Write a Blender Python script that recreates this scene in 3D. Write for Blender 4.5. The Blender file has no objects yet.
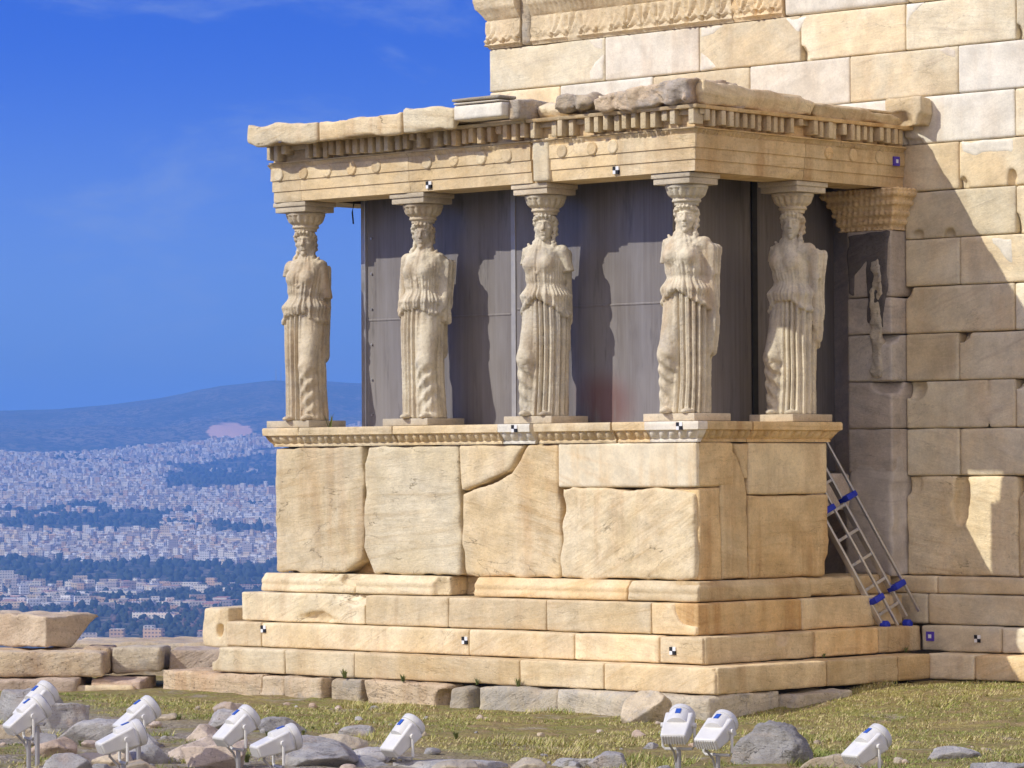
import bpy, math, random
import numpy as np
from mathutils import Vector, Matrix
R = math.radians
rng = np.random.default_rng(7)
random.seed(7)
scene = bpy.context.scene
col = scene.collection

# ------------------------------------------------------------------ camera
def look_axes(yaw, pitch, roll):
    cy, sy, cp, sp = math.cos(yaw), math.sin(yaw), math.cos(pitch), math.sin(pitch)
    f = Vector((-sy*cp, cy*cp, sp)); r = Vector((cy, sy, 0)); u = r.cross(f)
    cr, sr = math.cos(roll), math.sin(roll)
    return r*cr + u*sr, -r*sr + u*cr, f
CAM = Vector((21.783, -26.080, 1.025))
ar, au, af = look_axes(R(42.726), R(1.340), R(-0.321))
cam = bpy.data.objects.new('camera', bpy.data.cameras.new('camera')); col.objects.link(cam)
m = Matrix((ar, au, -af)).transposed().to_4x4(); m.translation = CAM
cam.matrix_world = m
cam.data.sensor_width = 36; cam.data.lens = 3700.6/1024*36
cam.data.clip_start = .5; cam.data.clip_end = 60000
scene.camera = cam

# ------------------------------------------------------------------ sun, sky, exposure
SUN_DIR = Vector((.55, 1.0, -.87)).normalized()          # the way the light travels
sun_el = math.asin(-SUN_DIR.z)
sun = bpy.data.objects.new('sun', bpy.data.lights.new('sun', 'SUN')); col.objects.link(sun)
sun.data.energy = 4.0; sun.data.angle = R(.53); sun.data.color = (1, .965, .87)
sun.rotation_euler = SUN_DIR.to_track_quat('-Z', 'Y').to_euler()
scene.view_settings.view_transform = 'Standard'; scene.view_settings.look = 'None'
scene.view_settings.exposure = 0.0; scene.view_settings.gamma = 1
scene.render.engine = 'CYCLES'
scene.cycles.use_denoising = True
scene.cycles.max_bounces = 8; scene.cycles.diffuse_bounces = 4; scene.cycles.volume_bounces = 1
scene.cycles.sample_clamp_indirect = 8

class NT:
    """small wrapper for building node trees"""
    def __init__(s, tree): s.t = tree; s.t.nodes.clear()
    def n(s, kind, ins=None, **kw):
        nd = s.t.nodes.new(kind)
        for k, v in kw.items(): setattr(nd, k, v)
        for k, v in (ins or {}).items():
            sock = nd.inputs[k]
            if isinstance(v, bpy.types.NodeSocket): s.t.links.new(v, sock)
            else: sock.default_value = v
        return nd
    def math(s, op, a, b=0.0, c=None, clamp=False):
        ins = {0: a, 1: b}
        if c is not None: ins[2] = c
        return s.n('ShaderNodeMath', ins, operation=op, use_clamp=clamp).outputs[0]
    def vmath(s, op, a, b=(0, 0, 0)):
        return s.n('ShaderNodeVectorMath', {0: a, 1: b}, operation=op).outputs[0]
    def noise(s, vec, scale, detail=5, rough=.55, dist=0):
        return s.n('ShaderNodeTexNoise', {'Vector': vec, 'Scale': scale, 'Detail': detail, 'Roughness': rough, 'Distortion': dist}).outputs[0]
    def ramp(s, fac, lo, hi, a=0.0, b=1.0):
        return s.n('ShaderNodeMapRange', {0: fac, 1: lo, 2: hi, 3: a, 4: b}, interpolation_type='SMOOTHSTEP').outputs[0]
    def mix(s, fac, a, b, mode='MIX'):
        nd = s.t.nodes.new('ShaderNodeMix'); nd.data_type = 'RGBA'; nd.blend_type = mode
        for i, v in ((0, fac), (6, a), (7, b)):
            if isinstance(v, bpy.types.NodeSocket): s.t.links.new(v, nd.inputs[i])
            else: nd.inputs[i].default_value = v if i == 0 else (*v[:3], 1)
        return nd.outputs[2]
    def scale(s, vec, sc):
        return s.n('ShaderNodeVectorMath', {0: vec, 1: sc}, operation='MULTIPLY').outputs[0]

world = bpy.data.worlds.new('World'); scene.world = world; world.use_nodes = True
w = NT(world.node_tree)
d = w.n('ShaderNodeTexCoord').outputs['Generated']
sep = w.n('ShaderNodeSeparateXYZ', {0: d}).outputs
# the air here clears quickly above the horizon: the sky is read at a steeper angle
zz = w.math('MULTIPLY_ADD', w.math('MAXIMUM', sep[2], 0.0), 3.5, .15)
dirv = w.n('ShaderNodeCombineXYZ', {0: sep[0], 1: sep[1], 2: zz}).outputs[0]
dirv = w.vmath('NORMALIZE', dirv)
sky = w.n('ShaderNodeTexSky', {0: dirv}, sky_type='NISHITA', sun_disc=False, sun_elevation=sun_el,
          sun_rotation=math.atan2(-SUN_DIR.x, -SUN_DIR.y), altitude=150, air_density=1.0, dust_density=.3, ozone_density=3.0)
skyc = w.mix(1.0, sky.outputs[0], (.275, .785, 2.5), 'MULTIPLY')
pale = w.ramp(sep[2], .02, .125, .85, 0)      # paler air low over the horizon
skyc = w.mix(pale, skyc, (2.7, 4.5, 7.8))
# thin cloud veils; unseen bright clouds added behind the camera to fill the shade
cl = w.noise(w.scale(d, (9, 9, 26)), 1.7, 8, .62, .4)
veil = w.math('MULTIPLY', w.ramp(cl, .50, .74), .42)
skyc = w.mix(veil, skyc, (3.6, 4.7, 7.6))
az = w.n('ShaderNodeVectorMath', {0: d, 1: (.80, -.60, 0)}, operation='DOT_PRODUCT').outputs['Value']
fill_clouds = w.ramp(w.noise(w.scale(d, (1, 1, 2.2)), 2.3, 7, .6), .40, .56)
fill_clouds = w.math('MULTIPLY', fill_clouds, w.ramp(az, -.05, .45))
skyc = w.mix(w.math('MULTIPLY', fill_clouds, .9), skyc, (20, 17.0, 12.6))
bg = w.n('ShaderNodeBackground', {0: skyc, 1: .10})
w.n('ShaderNodeOutputWorld', {0: bg.outputs[0]})

# ------------------------------------------------------------------ helpers: noise, signed-distance sculpting, meshes
def _hash(i, j, k, seed):
    h = (i*374761393 + j*668265263 + k*2147483647 + seed*974711) & 0xffffffff
    h = ((h ^ (h >> 13)) * 1274126177) & 0xffffffff
    return ((h ^ (h >> 16)) & 0xffff).astype(np.float32)/32767.5 - 1
def vnoise(P, freq, seed=0):
    Q = np.asarray(P)*freq + 1000.37
    I = np.floor(Q).astype(np.int64); f = (Q - I).astype(np.float32); f = f*f*(3 - 2*f)
    out = 0
    for a in (0, 1):
        wx = f[:, 0] if a else 1 - f[:, 0]
        for b in (0, 1):
            wy = f[:, 1] if b else 1 - f[:, 1]
            for c in (0, 1):
                wz = f[:, 2] if c else 1 - f[:, 2]
                out = out + wx*wy*wz*_hash(I[:, 0]+a, I[:, 1]+b, I[:, 2]+c, seed)
    return out
def fbm(P, freq, octs=3, seed=0):
    s, a = 0, .5
    for o in range(octs):
        s = s + a*vnoise(P, freq*2.03**o, seed+o*17); a *= .5
    return s
def smin(a, b, k):
    h = np.clip(.5 + .5*(b - a)/k, 0, 1)
    return b + (a - b)*h - k*h*(1 - h)
def smax(a, b, k): return -smin(-a, -b, k)
def sd_box(P, c, half, r=0.0):
    q = np.abs(P - np.array(c)) - np.array(half) + r
    return np.linalg.norm(np.maximum(q, 0), axis=1) + np.minimum(q.max(1), 0) - r
def sd_ell(P, c, rad):
    rad = np.array(rad); q = (P - np.array(c))/rad
    k0 = np.linalg.norm(q, axis=1); k1 = np.linalg.norm(q/rad, axis=1)
    return k0*(k0 - 1)/np.maximum(k1, 1e-6)
def sd_cap(P, a, b, ra, rb=None):
    a, b = np.array(a, float), np.array(b, float); ab = b - a
    t = np.clip(((P - a)@ab)/(ab@ab), 0, 1)
    rr = ra if rb is None else ra + (rb - ra)*t
    return np.linalg.norm(P - a - t[:, None]*ab, axis=1) - rr
def surface_nets(F, org, h):
    ins = F < 0; nx, ny, nz = F.shape
    cnt = np.zeros((nx-1, ny-1, nz-1), np.int8)
    for a in (0, 1):
        for b in (0, 1):
            for c in (0, 1): cnt += ins[a:nx-1+a, b:ny-1+b, c:nz-1+c]
    cells = np.argwhere((cnt > 0) & (cnt < 8))
    idx = -np.ones(cnt.shape, np.int64); idx[tuple(cells.T)] = np.arange(len(cells))
    acc = np.zeros((len(cells), 3)); num = np.zeros(len(cells))
    cor = [(a, b, c) for a in (0, 1) for b in (0, 1) for c in (0, 1)]
    vals = {o: F[cells[:, 0]+o[0], cells[:, 1]+o[1], cells[:, 2]+o[2]] for o in cor}
    for o in cor:
        for ax in range(3):
            if o[ax]: continue
            o2 = list(o); o2[ax] = 1; o2 = tuple(o2)
            v0, v1 = vals[o], vals[o2]; mk = (v0 < 0) != (v1 < 0)
            t = np.where(mk, v0/np.where(mk, v0 - v1, 1), 0)
            p = np.zeros((len(cells), 3)); p[:] = o; p[:, ax] += t
            acc += p*mk[:, None]; num += mk
    V = (cells + acc/num[:, None])*h + org
    quads = []
    for ax in range(3):
        A, B = [(1, 2), (2, 0), (0, 1)][ax]
        s0 = [slice(None)]*3; s1 = [slice(None)]*3
        s0[ax] = slice(0, -1); s1[ax] = slice(1, None)
        x = ins[tuple(s0)] != ins[tuple(s1)]
        e = np.argwhere(x); lim = np.array(cnt.shape)
        e = e[(e[:, A] > 0) & (e[:, B] > 0) & (e[:, A] < lim[A]) & (e[:, B] < lim[B])]
        flip = ins[tuple(e.T)]
        def at(da, db):
            q = e.copy(); q[:, A] += da; q[:, B] += db; return idx[tuple(q.T)]
        q = np.stack([at(-1, -1), at(0, -1), at(0, 0), at(-1, 0)], 1)
        q[~flip] = q[~flip][:, ::-1]
        quads.append(q)
    return V, np.concatenate(quads)
def mesh_obj(name, V, Fq, mat, parent=None, smooth=True, mat_idx=None):
    V = np.asarray(V, np.float32); me = bpy.data.meshes.new(name)
    if isinstance(Fq, np.ndarray):
        k = Fq.shape[1]; nf = len(Fq)
        me.vertices.add(len(V)); me.vertices.foreach_set('co', V.ravel())
        me.loops.add(nf*k); me.loops.foreach_set('vertex_index', Fq.astype(np.int32).ravel())
        me.polygons.add(nf); me.polygons.foreach_set('loop_start', np.arange(nf, dtype=np.int32)*k)
    else: me.from_pydata(V.tolist(), [], Fq)
    if not smooth is None: me.polygons.foreach_set('use_smooth', np.full(len(me.polygons), bool(smooth)))
    for mm in (mat if isinstance(mat, (list, tuple)) else [mat]): me.materials.append(mm)
    if mat_idx is not None: me.polygons.foreach_set('material_index', np.asarray(mat_idx, np.int32))
    me.update(calc_edges=True); me.validate()
    o = bpy.data.objects.new(name, me); col.objects.link(o)
    if parent: o.parent = parent
    return o
def sculpt(name, fn, lo, hi, h, mat, parent=None, margin=.03):
    lo, hi = np.array(lo, float) - 2.3*h, np.array(hi, float) + 2.3*h
    n = np.ceil((hi - lo)/h).astype(int) + 1
    n = (n + 3)//4*4; nb = n//4
    ax_ = [np.arange(n[k])*h + lo[k] for k in range(3)]
    cen = np.stack(np.meshgrid(*[(np.arange(nb[k])*4 + 1.5)*h + lo[k] for k in range(3)], indexing='ij'), -1).reshape(-1, 3)
    Fc = np.concatenate([fn(cen[i:i+150000].copy()) for i in range(0, len(cen), 150000)])
    F4 = np.repeat(Fc[:, None], 64, 1).astype(np.float32)
    near = np.flatnonzero(np.abs(Fc) < 5.2*h + margin)
    off = np.stack(np.meshgrid(*[(np.arange(4) - 1.5)*h]*3, indexing='ij'), -1).reshape(-1, 3)
    for i in range(0, len(near), 3000):
        k = near[i:i+3000]; F4[k] = fn((cen[k][:, None, :] + off).reshape(-1, 3)).reshape(-1, 64)
    F = F4.reshape(*nb, 4, 4, 4).transpose(0, 3, 1, 4, 2, 5).reshape(n)
    F = F.copy(); F[F == 0] = 1e-6
    V, Q = surface_nets(F, lo, h)
    return mesh_obj(name, V, Q, mat, parent)
_seed = [100]
def block(name, x, y, z, mat, parent=None, h=.018, r=.006, rough=.006, wear=.014, freq=5, cuts=(), extra=None):
    """an ashlar block with worn edges; cuts = [(centre, radii)] bites broken out of it"""
    _seed[0] += 7; sd = _seed[0]
    c = np.array([(x[0]+x[1])/2, (y[0]+y[1])/2, (z[0]+z[1])/2])
    hf = np.array([abs(x[1]-x[0])/2, abs(y[1]-y[0])/2, abs(z[1]-z[0])/2])
    def fn(P):
        d = sd_box(P, c, hf, r)
        near = np.abs(d) < .12
        if not near.any(): return d
        p = P[near]; dn = d[near].astype(float)
        nz = fbm(p, freq, 4, sd)
        t = np.sort(hf - np.abs(p - c), axis=1)
        edge = np.exp(-np.maximum(t[:, 1], 0)/.03)
        dn = dn + rough*nz + wear*edge*np.clip(fbm(p, 2.4, 3, sd+3)*1.6 + .25, 0, 1)
        for cc, rr in cuts:
            dn = smax(dn, -(sd_ell(p, cc, rr) + .05*fbm(p, 6, 3, sd+9)), .012)
        if extra is not None: dn = extra(p, dn, sd)
        d[near] = dn
        return d
    return sculpt(name, fn, c-hf, c+hf, h, mat, parent)
def slab_poly(name, poly, y0, y1, mat, parent=None, h=.022, rough=.006, rnd=.02, axis='xz', freq=6, wear=.02):
    """a slab with a polygonal face (broken outline), y0 = visible face"""
    _seed[0] += 7; sd = _seed[0]; poly = np.array(poly, float); n = len(poly)
    def fn(P):
        q = P[:, [0, 2]] if axis == 'xz' else P[:, [1, 2]]
        dd = np.full(len(q), 1e9); inside = np.zeros(len(q), bool)
        qq = q + .022*np.stack([vnoise(P, 7, sd), vnoise(P, 7, sd+1)], 1)
        for i in range(n):
            a, b = poly[i], poly[(i+1) % n]; e = b - a; w_ = qq - a
            t = np.clip((w_@e)/(e@e), 0, 1)
            dd = np.minimum(dd, ((w_ - t[:, None]*e)**2).sum(1))
            cnd = (a[1] > qq[:, 1]) != (b[1] > qq[:, 1])
            xi = (b[0]-a[0])*(qq[:, 1]-a[1])/(b[1]-a[1]+1e-12) + a[0]
            inside ^= cnd & (qq[:, 0] < xi)
        d2 = np.sqrt(dd)*np.where(inside, -1, 1)
        yy = P[:, 1] if axis == 'xz' else P[:, 0]
        dy = np.maximum(min(y0, y1) - yy, yy - max(y0, y1))
        d = smax(d2, dy, rnd + wear*np.clip(fbm(P, 3, 2, sd+5)+.3, 0, 1))
        return d + rough*fbm(P, freq, 4, sd+2)
    mn, mx = poly.min(0), poly.max(0); ya, yb = min(y0, y1), max(y0, y1)
    lo = (mn[0], ya, mn[1]) if axis == 'xz' else (ya, mn[0], mn[1])
    hi = (mx[0], yb, mx[1]) if axis == 'xz' else (yb, mx[0], mx[1])
    return sculpt(name, fn, lo, hi, h, mat, parent)
class MB:
    """collects simple solids into one mesh"""
    def __init__(s): s.v = []; s.f = []; s.m = []
    def add(s, v, f, mi=0):
        k = len(s.v); s.v += [tuple(p) for p in v]; s.f += [tuple(i+k for i in q) for q in f]; s.m += [mi]*len(f)
    def box(s, x, y, z, mi=0, bev=0.0, M=None):
        if bev <= 0:
            v = [(a, b, c) for a in x for b in y for c in z]
            f = [(0, 1, 3, 2), (4, 6, 7, 5), (0, 4, 5, 1), (2, 3, 7, 6), (0, 2, 6, 4), (1, 5, 7, 3)]
        else:
            v = []; f = []
            xs = [x[0], x[0]+bev, x[1]-bev, x[1]]; ys = [y[0], y[0]+bev, y[1]-bev, y[1]]; zs = [z[0], z[0]+bev, z[1]-bev, z[1]]
            ix = {}
            def V(i, j, k):
                key = (i, j, k)
                if key not in ix:
                    cc = np.array([xs[i], ys[j], zs[k]]); inn = np.array([xs[min(max(i, 1), 2)], ys[min(max(j, 1), 2)], zs[min(max(k, 1), 2)]])
                    dd = cc - inn; L = np.linalg.norm(dd)
                    if L > 0: cc = inn + dd/L*bev
                    ix[key] = len(v); v.append(tuple(cc))
                return ix[key]
            for a in range(3):
                for b in range(3):
                    f.append((V(a, b, 0), V(a, b+1, 0), V(a+1, b+1, 0), V(a+1, b, 0))); f.append((V(a, b, 3), V(a+1, b, 3), V(a+1, b+1, 3), V(a, b+1, 3)))
                    f.append((V(a, 0, b), V(a+1, 0, b), V(a+1, 0, b+1), V(a, 0, b+1))); f.append((V(a, 3, b), V(a, 3, b+1), V(a+1, 3, b+1), V(a+1, 3, b)))
                    f.append((V(0, a, b), V(0, a, b+1), V(0, a+1, b+1), V(0, a+1, b))); f.append((V(3, a, b), V(3, a+1, b), V(3, a+1, b+1), V(3, a, b+1)))
        if M is not None: v = [tuple(M @ Vector(p)) for p in v]
        s.add(v, f, mi)
    def tube(s, pts, r, n=10, mi=0, caps=True, M=None):
        pts = [Vector(p) for p in pts]; rs = r if isinstance(r, (list, tuple)) else [r]*len(pts)
        v = []; f = []
        for i, p in enumerate(pts):
            t = (pts[min(i+1, len(pts)-1)] - pts[max(i-1, 0)]).normalized()
            a = t.cross(Vector((0, 0, 1)))
            if a.length < .1: a = t.cross(Vector((1, 0, 0)))
            a.normalize(); b = t.cross(a)
            for k in range(n):
                an = 2*math.pi*k/n; v.append(tuple(p + (a*math.cos(an) + b*math.sin(an))*rs[i]))
        for i in range(len(pts)-1):
            for k in range(n): f.append((i*n+k, i*n+(k+1) % n, (i+1)*n+(k+1) % n, (i+1)*n+k))
        if caps: f.append(tuple(range(n))[::-1]); f.append(tuple(range((len(pts)-1)*n, len(pts)*n)))
        if M is not None: v = [tuple(M @ Vector(p)) for p in v]
        s.add(v, f, mi)
    def build(s, name, mat, parent=None, smooth=False):
        o = mesh_obj(name, s.v, s.f, mat, parent, smooth, s.m)
        return o
def auto_smooth(o, ang=35):
    me = o.data; me.polygons.foreach_set('use_smooth', np.ones(len(me.polygons), bool)); me.set_sharp_from_angle(angle=R(ang))
def thing(name, label, cat, group=None, loc=(0, 0, 0)):
    o = bpy.data.objects.new(name, None); col.objects.link(o); o.location = loc; o.empty_display_size = .2
    return tag(o, label, cat, group)
def tag(o, label, cat, group=None):
    o['label'] = label; o['category'] = cat
    if group: o['group'] = group
    return o
def structure(o, kind='structure'): o['kind'] = kind; return o

# ------------------------------------------------------------------ materials
def new_mat(name):
    mt = bpy.data.materials.new(name); mt.use_nodes = True; return mt, NT(mt.node_tree)
def finish(t, colr, rough=.85, normal=None, metal=0.0, spec=.3):
    ins = {'Base Color': colr, 'Roughness': rough, 'Metallic': metal, 'Specular IOR Level': spec}
    if normal is not None: ins['Normal'] = normal
    b = t.n('ShaderNodeBsdfPrincipled', ins)
    t.n('ShaderNodeOutputMaterial', {0: b.outputs[0]})
def plain(name, c, rough=.5, metal=0.0, var=.12, bump=0.0, spec=.4):
    mt, t = new_mat(name); p = t.n('ShaderNodeTexCoord').outputs['Object']
    n = t.noise(p, 14, 5); c1 = tuple(v*(1-var) for v in c); c2 = tuple(min(1, v*(1+var)) for v in c)
    nr = None
    if bump: nr = t.n('ShaderNodeBump', {'Strength': bump, 'Distance': .01, 'Height': t.noise(p, 60, 4)}).outputs[0]
    finish(t, t.mix(n, c1, c2), t.ramp(t.noise(p, 9, 3), .3, .7, rough*.85, min(1, rough*1.15)), nr, metal, spec); return mt
def stone(name, c1, c2, c3, streak=.5, stain=0.0, pores=.25, bump=.5, vary=.16, cracks=.5, scale=1.0, grey=0.0, stain_col=(.42, .21, .06)):
    mt, t = new_mat(name)
    p0 = t.n('ShaderNodeTexCoord').outputs['Object']; rnd = t.n('ShaderNodeObjectInfo').outputs['Random']
    off = t.n('ShaderNodeCombineXYZ', {0: t.math('MULTIPLY', rnd, 91.7), 1: t.math('MULTIPLY', rnd, 47.3), 2: t.math('MULTIPLY', rnd, 63.1)}).outputs[0]
    p = t.vmath('ADD', p0, off)
    if scale != 1: p = t.scale(p, (scale,)*3)
    c = t.mix(t.ramp(t.noise(p, 1.5, 6, .6, .4), .34, .66), c1, c2)
    # bedding veins of the marble, tilted a little differently in every block
    rot = t.n('ShaderNodeVectorRotate', {'Vector': p, 'Axis': (.4, 1, 0), 'Angle': t.math('MULTIPLY_ADD', rnd, .9, -.35)}, rotation_type='AXIS_ANGLE').outputs[0]
    v = t.noise(t.scale(rot, (1, 1, 11)), 1.1, 7, .62, .5)
    c = t.mix(t.math('MULTIPLY', t.ramp(v, .50, .72), streak), c, c3)
    if stain:
        s = t.ramp(t.noise(t.scale(p, (5, 5, .35)), 1.0, 5, .6), .46, .66)
        s = t.math('MULTIPLY', s, t.ramp(t.noise(p, .8, 3), .35, .6))
        c = t.mix(t.math('MULTIPLY', s, stain), c, stain_col)
    if grey:
        g = t.ramp(t.noise(p, 2.7, 7, .68, .6), .50, .62)
        c = t.mix(t.math('MULTIPLY', g, grey), c, (.36, .35, .33))
    fine = t.noise(p, 34, 6, .7)
    c = t.mix(t.math('MULTIPLY', t.ramp(fine, .54, .70), pores), c, tuple(a*.35 for a in c3))
    br = t.math('MULTIPLY', t.ramp(t.noise(p, 4, 9, .70), .30, .70, .84, 1.10), t.ramp(t.noise(p, 48, 3, .7), .3, .7, .94, 1.05))
    rv = t.n('ShaderNodeTexWhiteNoise', {'W': t.math('MULTIPLY', rnd, 713.0)}, noise_dimensions='1D').outputs[0]
    br = t.math('MULTIPLY', br, t.math('MULTIPLY_ADD', rv, 2*vary, 1-vary))
    c = t.n('ShaderNodeVectorMath', {0: c, 3: br}, operation='SCALE').outputs[0]
    rv2 = t.n('ShaderNodeTexWhiteNoise', {'W': t.math('MULTIPLY', rnd, 331.0)}, noise_dimensions='1D').outputs[0]
    c = t.n('ShaderNodeHueSaturation', {'Hue': t.math('MULTIPLY_ADD', rv2, -.012, .505), 'Saturation': t.math('MULTIPLY_ADD', rv2, .26, .83), 'Color': c}).outputs[0]
    rdg = t.noise(t.vmath('ADD', t.scale(rot, (1, 1, 3.2)), (7.3, 1.1, 4.9)), 1.25, 5, .55, .35)
    vo = t.math('ABSOLUTE', t.math('SUBTRACT', rdg, .5))
    gate = t.ramp(t.noise(p, 2.1, 3), .48, .60)
    crk = t.math('MULTIPLY', t.ramp(vo, .0, .0065, 1, 0), gate)
    c = t.mix(t.math('MULTIPLY', crk, .45*cracks), c, tuple(a*.30 for a in c3))
    hgt = t.math('ADD', t.math('MULTIPLY', t.noise(t.scale(rot, (1, 1, 1.8)), 11, 9, .72), 1.3), t.math('MULTIPLY', v, .9))
    hgt = t.math('SUBTRACT', hgt, t.math('MULTIPLY', crk, 1.2*cracks))
    nr = t.n('ShaderNodeBump', {'Strength': min(1, bump*.95), 'Distance': .02, 'Height': hgt}).outputs[0]
    finish(t, c, .82, nr, 0, .25); return mt
M = {}
M['marble'] = stone('weathered_marble', (.77, .63, .40), (.72, .55, .30), (.60, .42, .20), .5, .25)
M['marble_rough'] = stone('rough_marble', (.76, .645, .43), (.72, .575, .335), (.58, .425, .22), .65, .3, .3, .6, cracks=1.3)
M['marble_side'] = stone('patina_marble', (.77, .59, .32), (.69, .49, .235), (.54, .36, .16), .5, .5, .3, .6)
M['marble_white'] = stone('new_marble', (.79, .735, .61), (.74, .67, .53), (.62, .55, .42), .45, .15, .08, .2, .07, .1)
M['marble_smooth'] = stone('smooth_marble', (.80, .67, .45), (.74, .60, .38), (.66, .42, .18), .5, .7, .1, .15, .05, .1, stain_col=(.66, .40, .13))
M['marble_wall'] = stone('wall_marble', (.77, .68, .48), (.74, .60, .37), (.58, .47, .32), .55, .15, .15, .4, .14, .6)
M['marble_grey'] = stone('greyed_marble', (.62, .54, .44), (.54, .46, .36), (.38, .33, .27), .6, .2, .3, .6, .1, .4, grey=.3)
M['frieze'] = stone('frieze_marble', (.78, .62, .38), (.70, .52, .28), (.52, .36, .18), .4, .3, .4, .7)
M['statue'] = stone('statue_marble', (.72, .63, .45), (.62, .52, .35), (.48, .36, .21), .25, .6, .3, .5, .06, .2, stain_col=(.40, .25, .12), grey=.3)
M['poros'] = stone('poros_stone', (.60, .50, .34), (.48, .40, .28), (.36, .30, .22), .35, .2, .6, 1.0, .14, .3, grey=.45)
M['conglomerate'] = stone('conglomerate', (.66, .52, .33), (.54, .40, .25), (.38, .26, .17), .3, .3, .9, 1.2, .1, .3, grey=.2)
M['pink_stone'] = stone('pinkish_stone', (.60, .48, .37), (.50, .39, .29), (.38, .28, .21), .3, .2, .6, 1.0, .1, .3)
M['rock'] = stone('grey_limestone', (.52, .50, .46), (.36, .345, .33), (.46, .36, .28), .4, .2, .9, 1.4, .15, .8, 1.8, grey=.5)
M['dark_rock'] = stone('dark_limestone', (.34, .32, .29), (.22, .21, .20), (.42, .34, .26), .5, .1, .9, 1.5, .1, 1, 2.0, grey=.3)
M['black_crust'] = stone('black_crust', (.16, .14, .125), (.10, .09, .08), (.07, .06, .055), .5, 0, .5, .8, .1, 0)
M['dark'] = plain('painted_gap_shade', (.035, .03, .028), .9)

def metal_sheet():
    mt, t = new_mat('brushed_sheet'); p = t.n('ShaderNodeTexCoord').outputs['Object']
    b = t.noise(t.scale(p, (26, 26, .5)), 1, 5, .7); wv = t.noise(t.scale(p, (2.6, 2.6, .45)), 1, 4, .6); bl = t.noise(p, 1.1, 5, .6, .5)
    c = t.mix(bl, (.165, .143, .128), (.225, .20, .182)); c = t.mix(t.math('MULTIPLY', t.ramp(b, .35, .7), .55), c, (.27, .25, .24)); c = t.mix(t.math('MULTIPLY', t.ramp(wv, .42, .66), .5), c, (.31, .295, .295)); c = t.mix(t.math('MULTIPLY', t.ramp(t.noise(t.scale(p, (9, 9, 1.2)), 1, 6, .7), .52, .7), .5), c, (.09, .082, .078))  # broad pale vertical streaks paint soft wavy reflections into the colour
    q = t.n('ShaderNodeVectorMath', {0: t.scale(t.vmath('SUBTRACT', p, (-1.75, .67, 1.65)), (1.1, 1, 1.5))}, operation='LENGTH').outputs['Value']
    c = t.mix(t.math('MULTIPLY', t.ramp(q, .62, .2, 0, .6), t.ramp(wv, .42, .58)), c, (.17, .055, .045))          # dark red reflection painted into the sheet colour
    nr = t.n('ShaderNodeBump', {'Strength': .12, 'Distance': .01, 'Height': t.math('MULTIPLY_ADD', wv, 6.0, b)}).outputs[0]
    finish(t, c, t.ramp(bl, .3, .7, .36, .5), nr, .15, .35); return mt
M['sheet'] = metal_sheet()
M['sheet_red'] = plain('red_board', (.22, .07, .06), .5)
M['alu'] = plain('aluminium', (.62, .62, .64), .35, .85)
M['blue_plastic'] = plain('blue_plastic', (.015, .035, .42), .45)
M['white_paint'] = plain('white_lamp_paint', (.66, .645, .60), .45, 0, .14, .12)
M['label_blue'] = plain('blue_label', (.035, .10, .42), .4)
M['label_black'] = plain('black_print', (.012, .012, .014), .6, 0, .1)
M['label_white'] = plain('white_print', (.82, .82, .82), .6, 0, .04)
M['purple'] = plain('purple_print', (.09, .05, .42), .5)
M['galv'] = plain('galvanised_steel', (.42, .40, .38), .5, .5)
M['lens'] = plain('lamp_glass', (.25, .27, .3), .08, 0, .1, 0, .8)
M['cable'] = plain('black_cable', (.02, .02, .02), .6)
M['leaf'] = plain('weed_leaf', (.17, .20, .06), .7, 0, .4)

def ground_mat():
    mt, t = new_mat('dry_turf'); p = t.n('ShaderNodeTexCoord').outputs['Object']
    a = t.ramp(t.noise(p, .9, 6, .6, .3), .40, .62); b = t.ramp(t.noise(p, 5, 6, .7), .42, .62); f = t.noise(p, 45, 5, .7)
    c = t.mix(a, (.42, .34, .125), (.285, .29, .075)); c = t.mix(b, c, (.38, .28, .14))
    c = t.mix(t.math('MULTIPLY', t.ramp(t.noise(p, 1.7, 5, .6), .58, .68), .8), c, (.48, .40, .31))
    sx_ = t.n('ShaderNodeSeparateXYZ', {0: p}).outputs; nr_ = t.math('ADD', t.math('MULTIPLY', sx_[0], -.30), t.math('MULTIPLY', sx_[1], -1.0))
    grv = t.math('MULTIPLY', t.ramp(nr_, 3.6, 5.4), t.ramp(t.noise(p, 1.3, 6, .65), .36, .56))
    c = t.mix(grv, c, t.mix(t.ramp(t.noise(p, 22, 6, .75), .4, .62), (.30, .25, .19), (.56, .50, .42)))
    c = t.mix(t.ramp(f, .5, .75), c, (.52, .43, .28)); c = t.mix(t.ramp(f, .45, .28), c, (.09, .085, .03))
    nr = t.n('ShaderNodeBump', {'Strength': .9, 'Distance': .04, 'Height': t.math('ADD', f, b)}).outputs[0]
    finish(t, c, .95, nr, 0, .1); return mt
M['turf'] = ground_mat()
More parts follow.
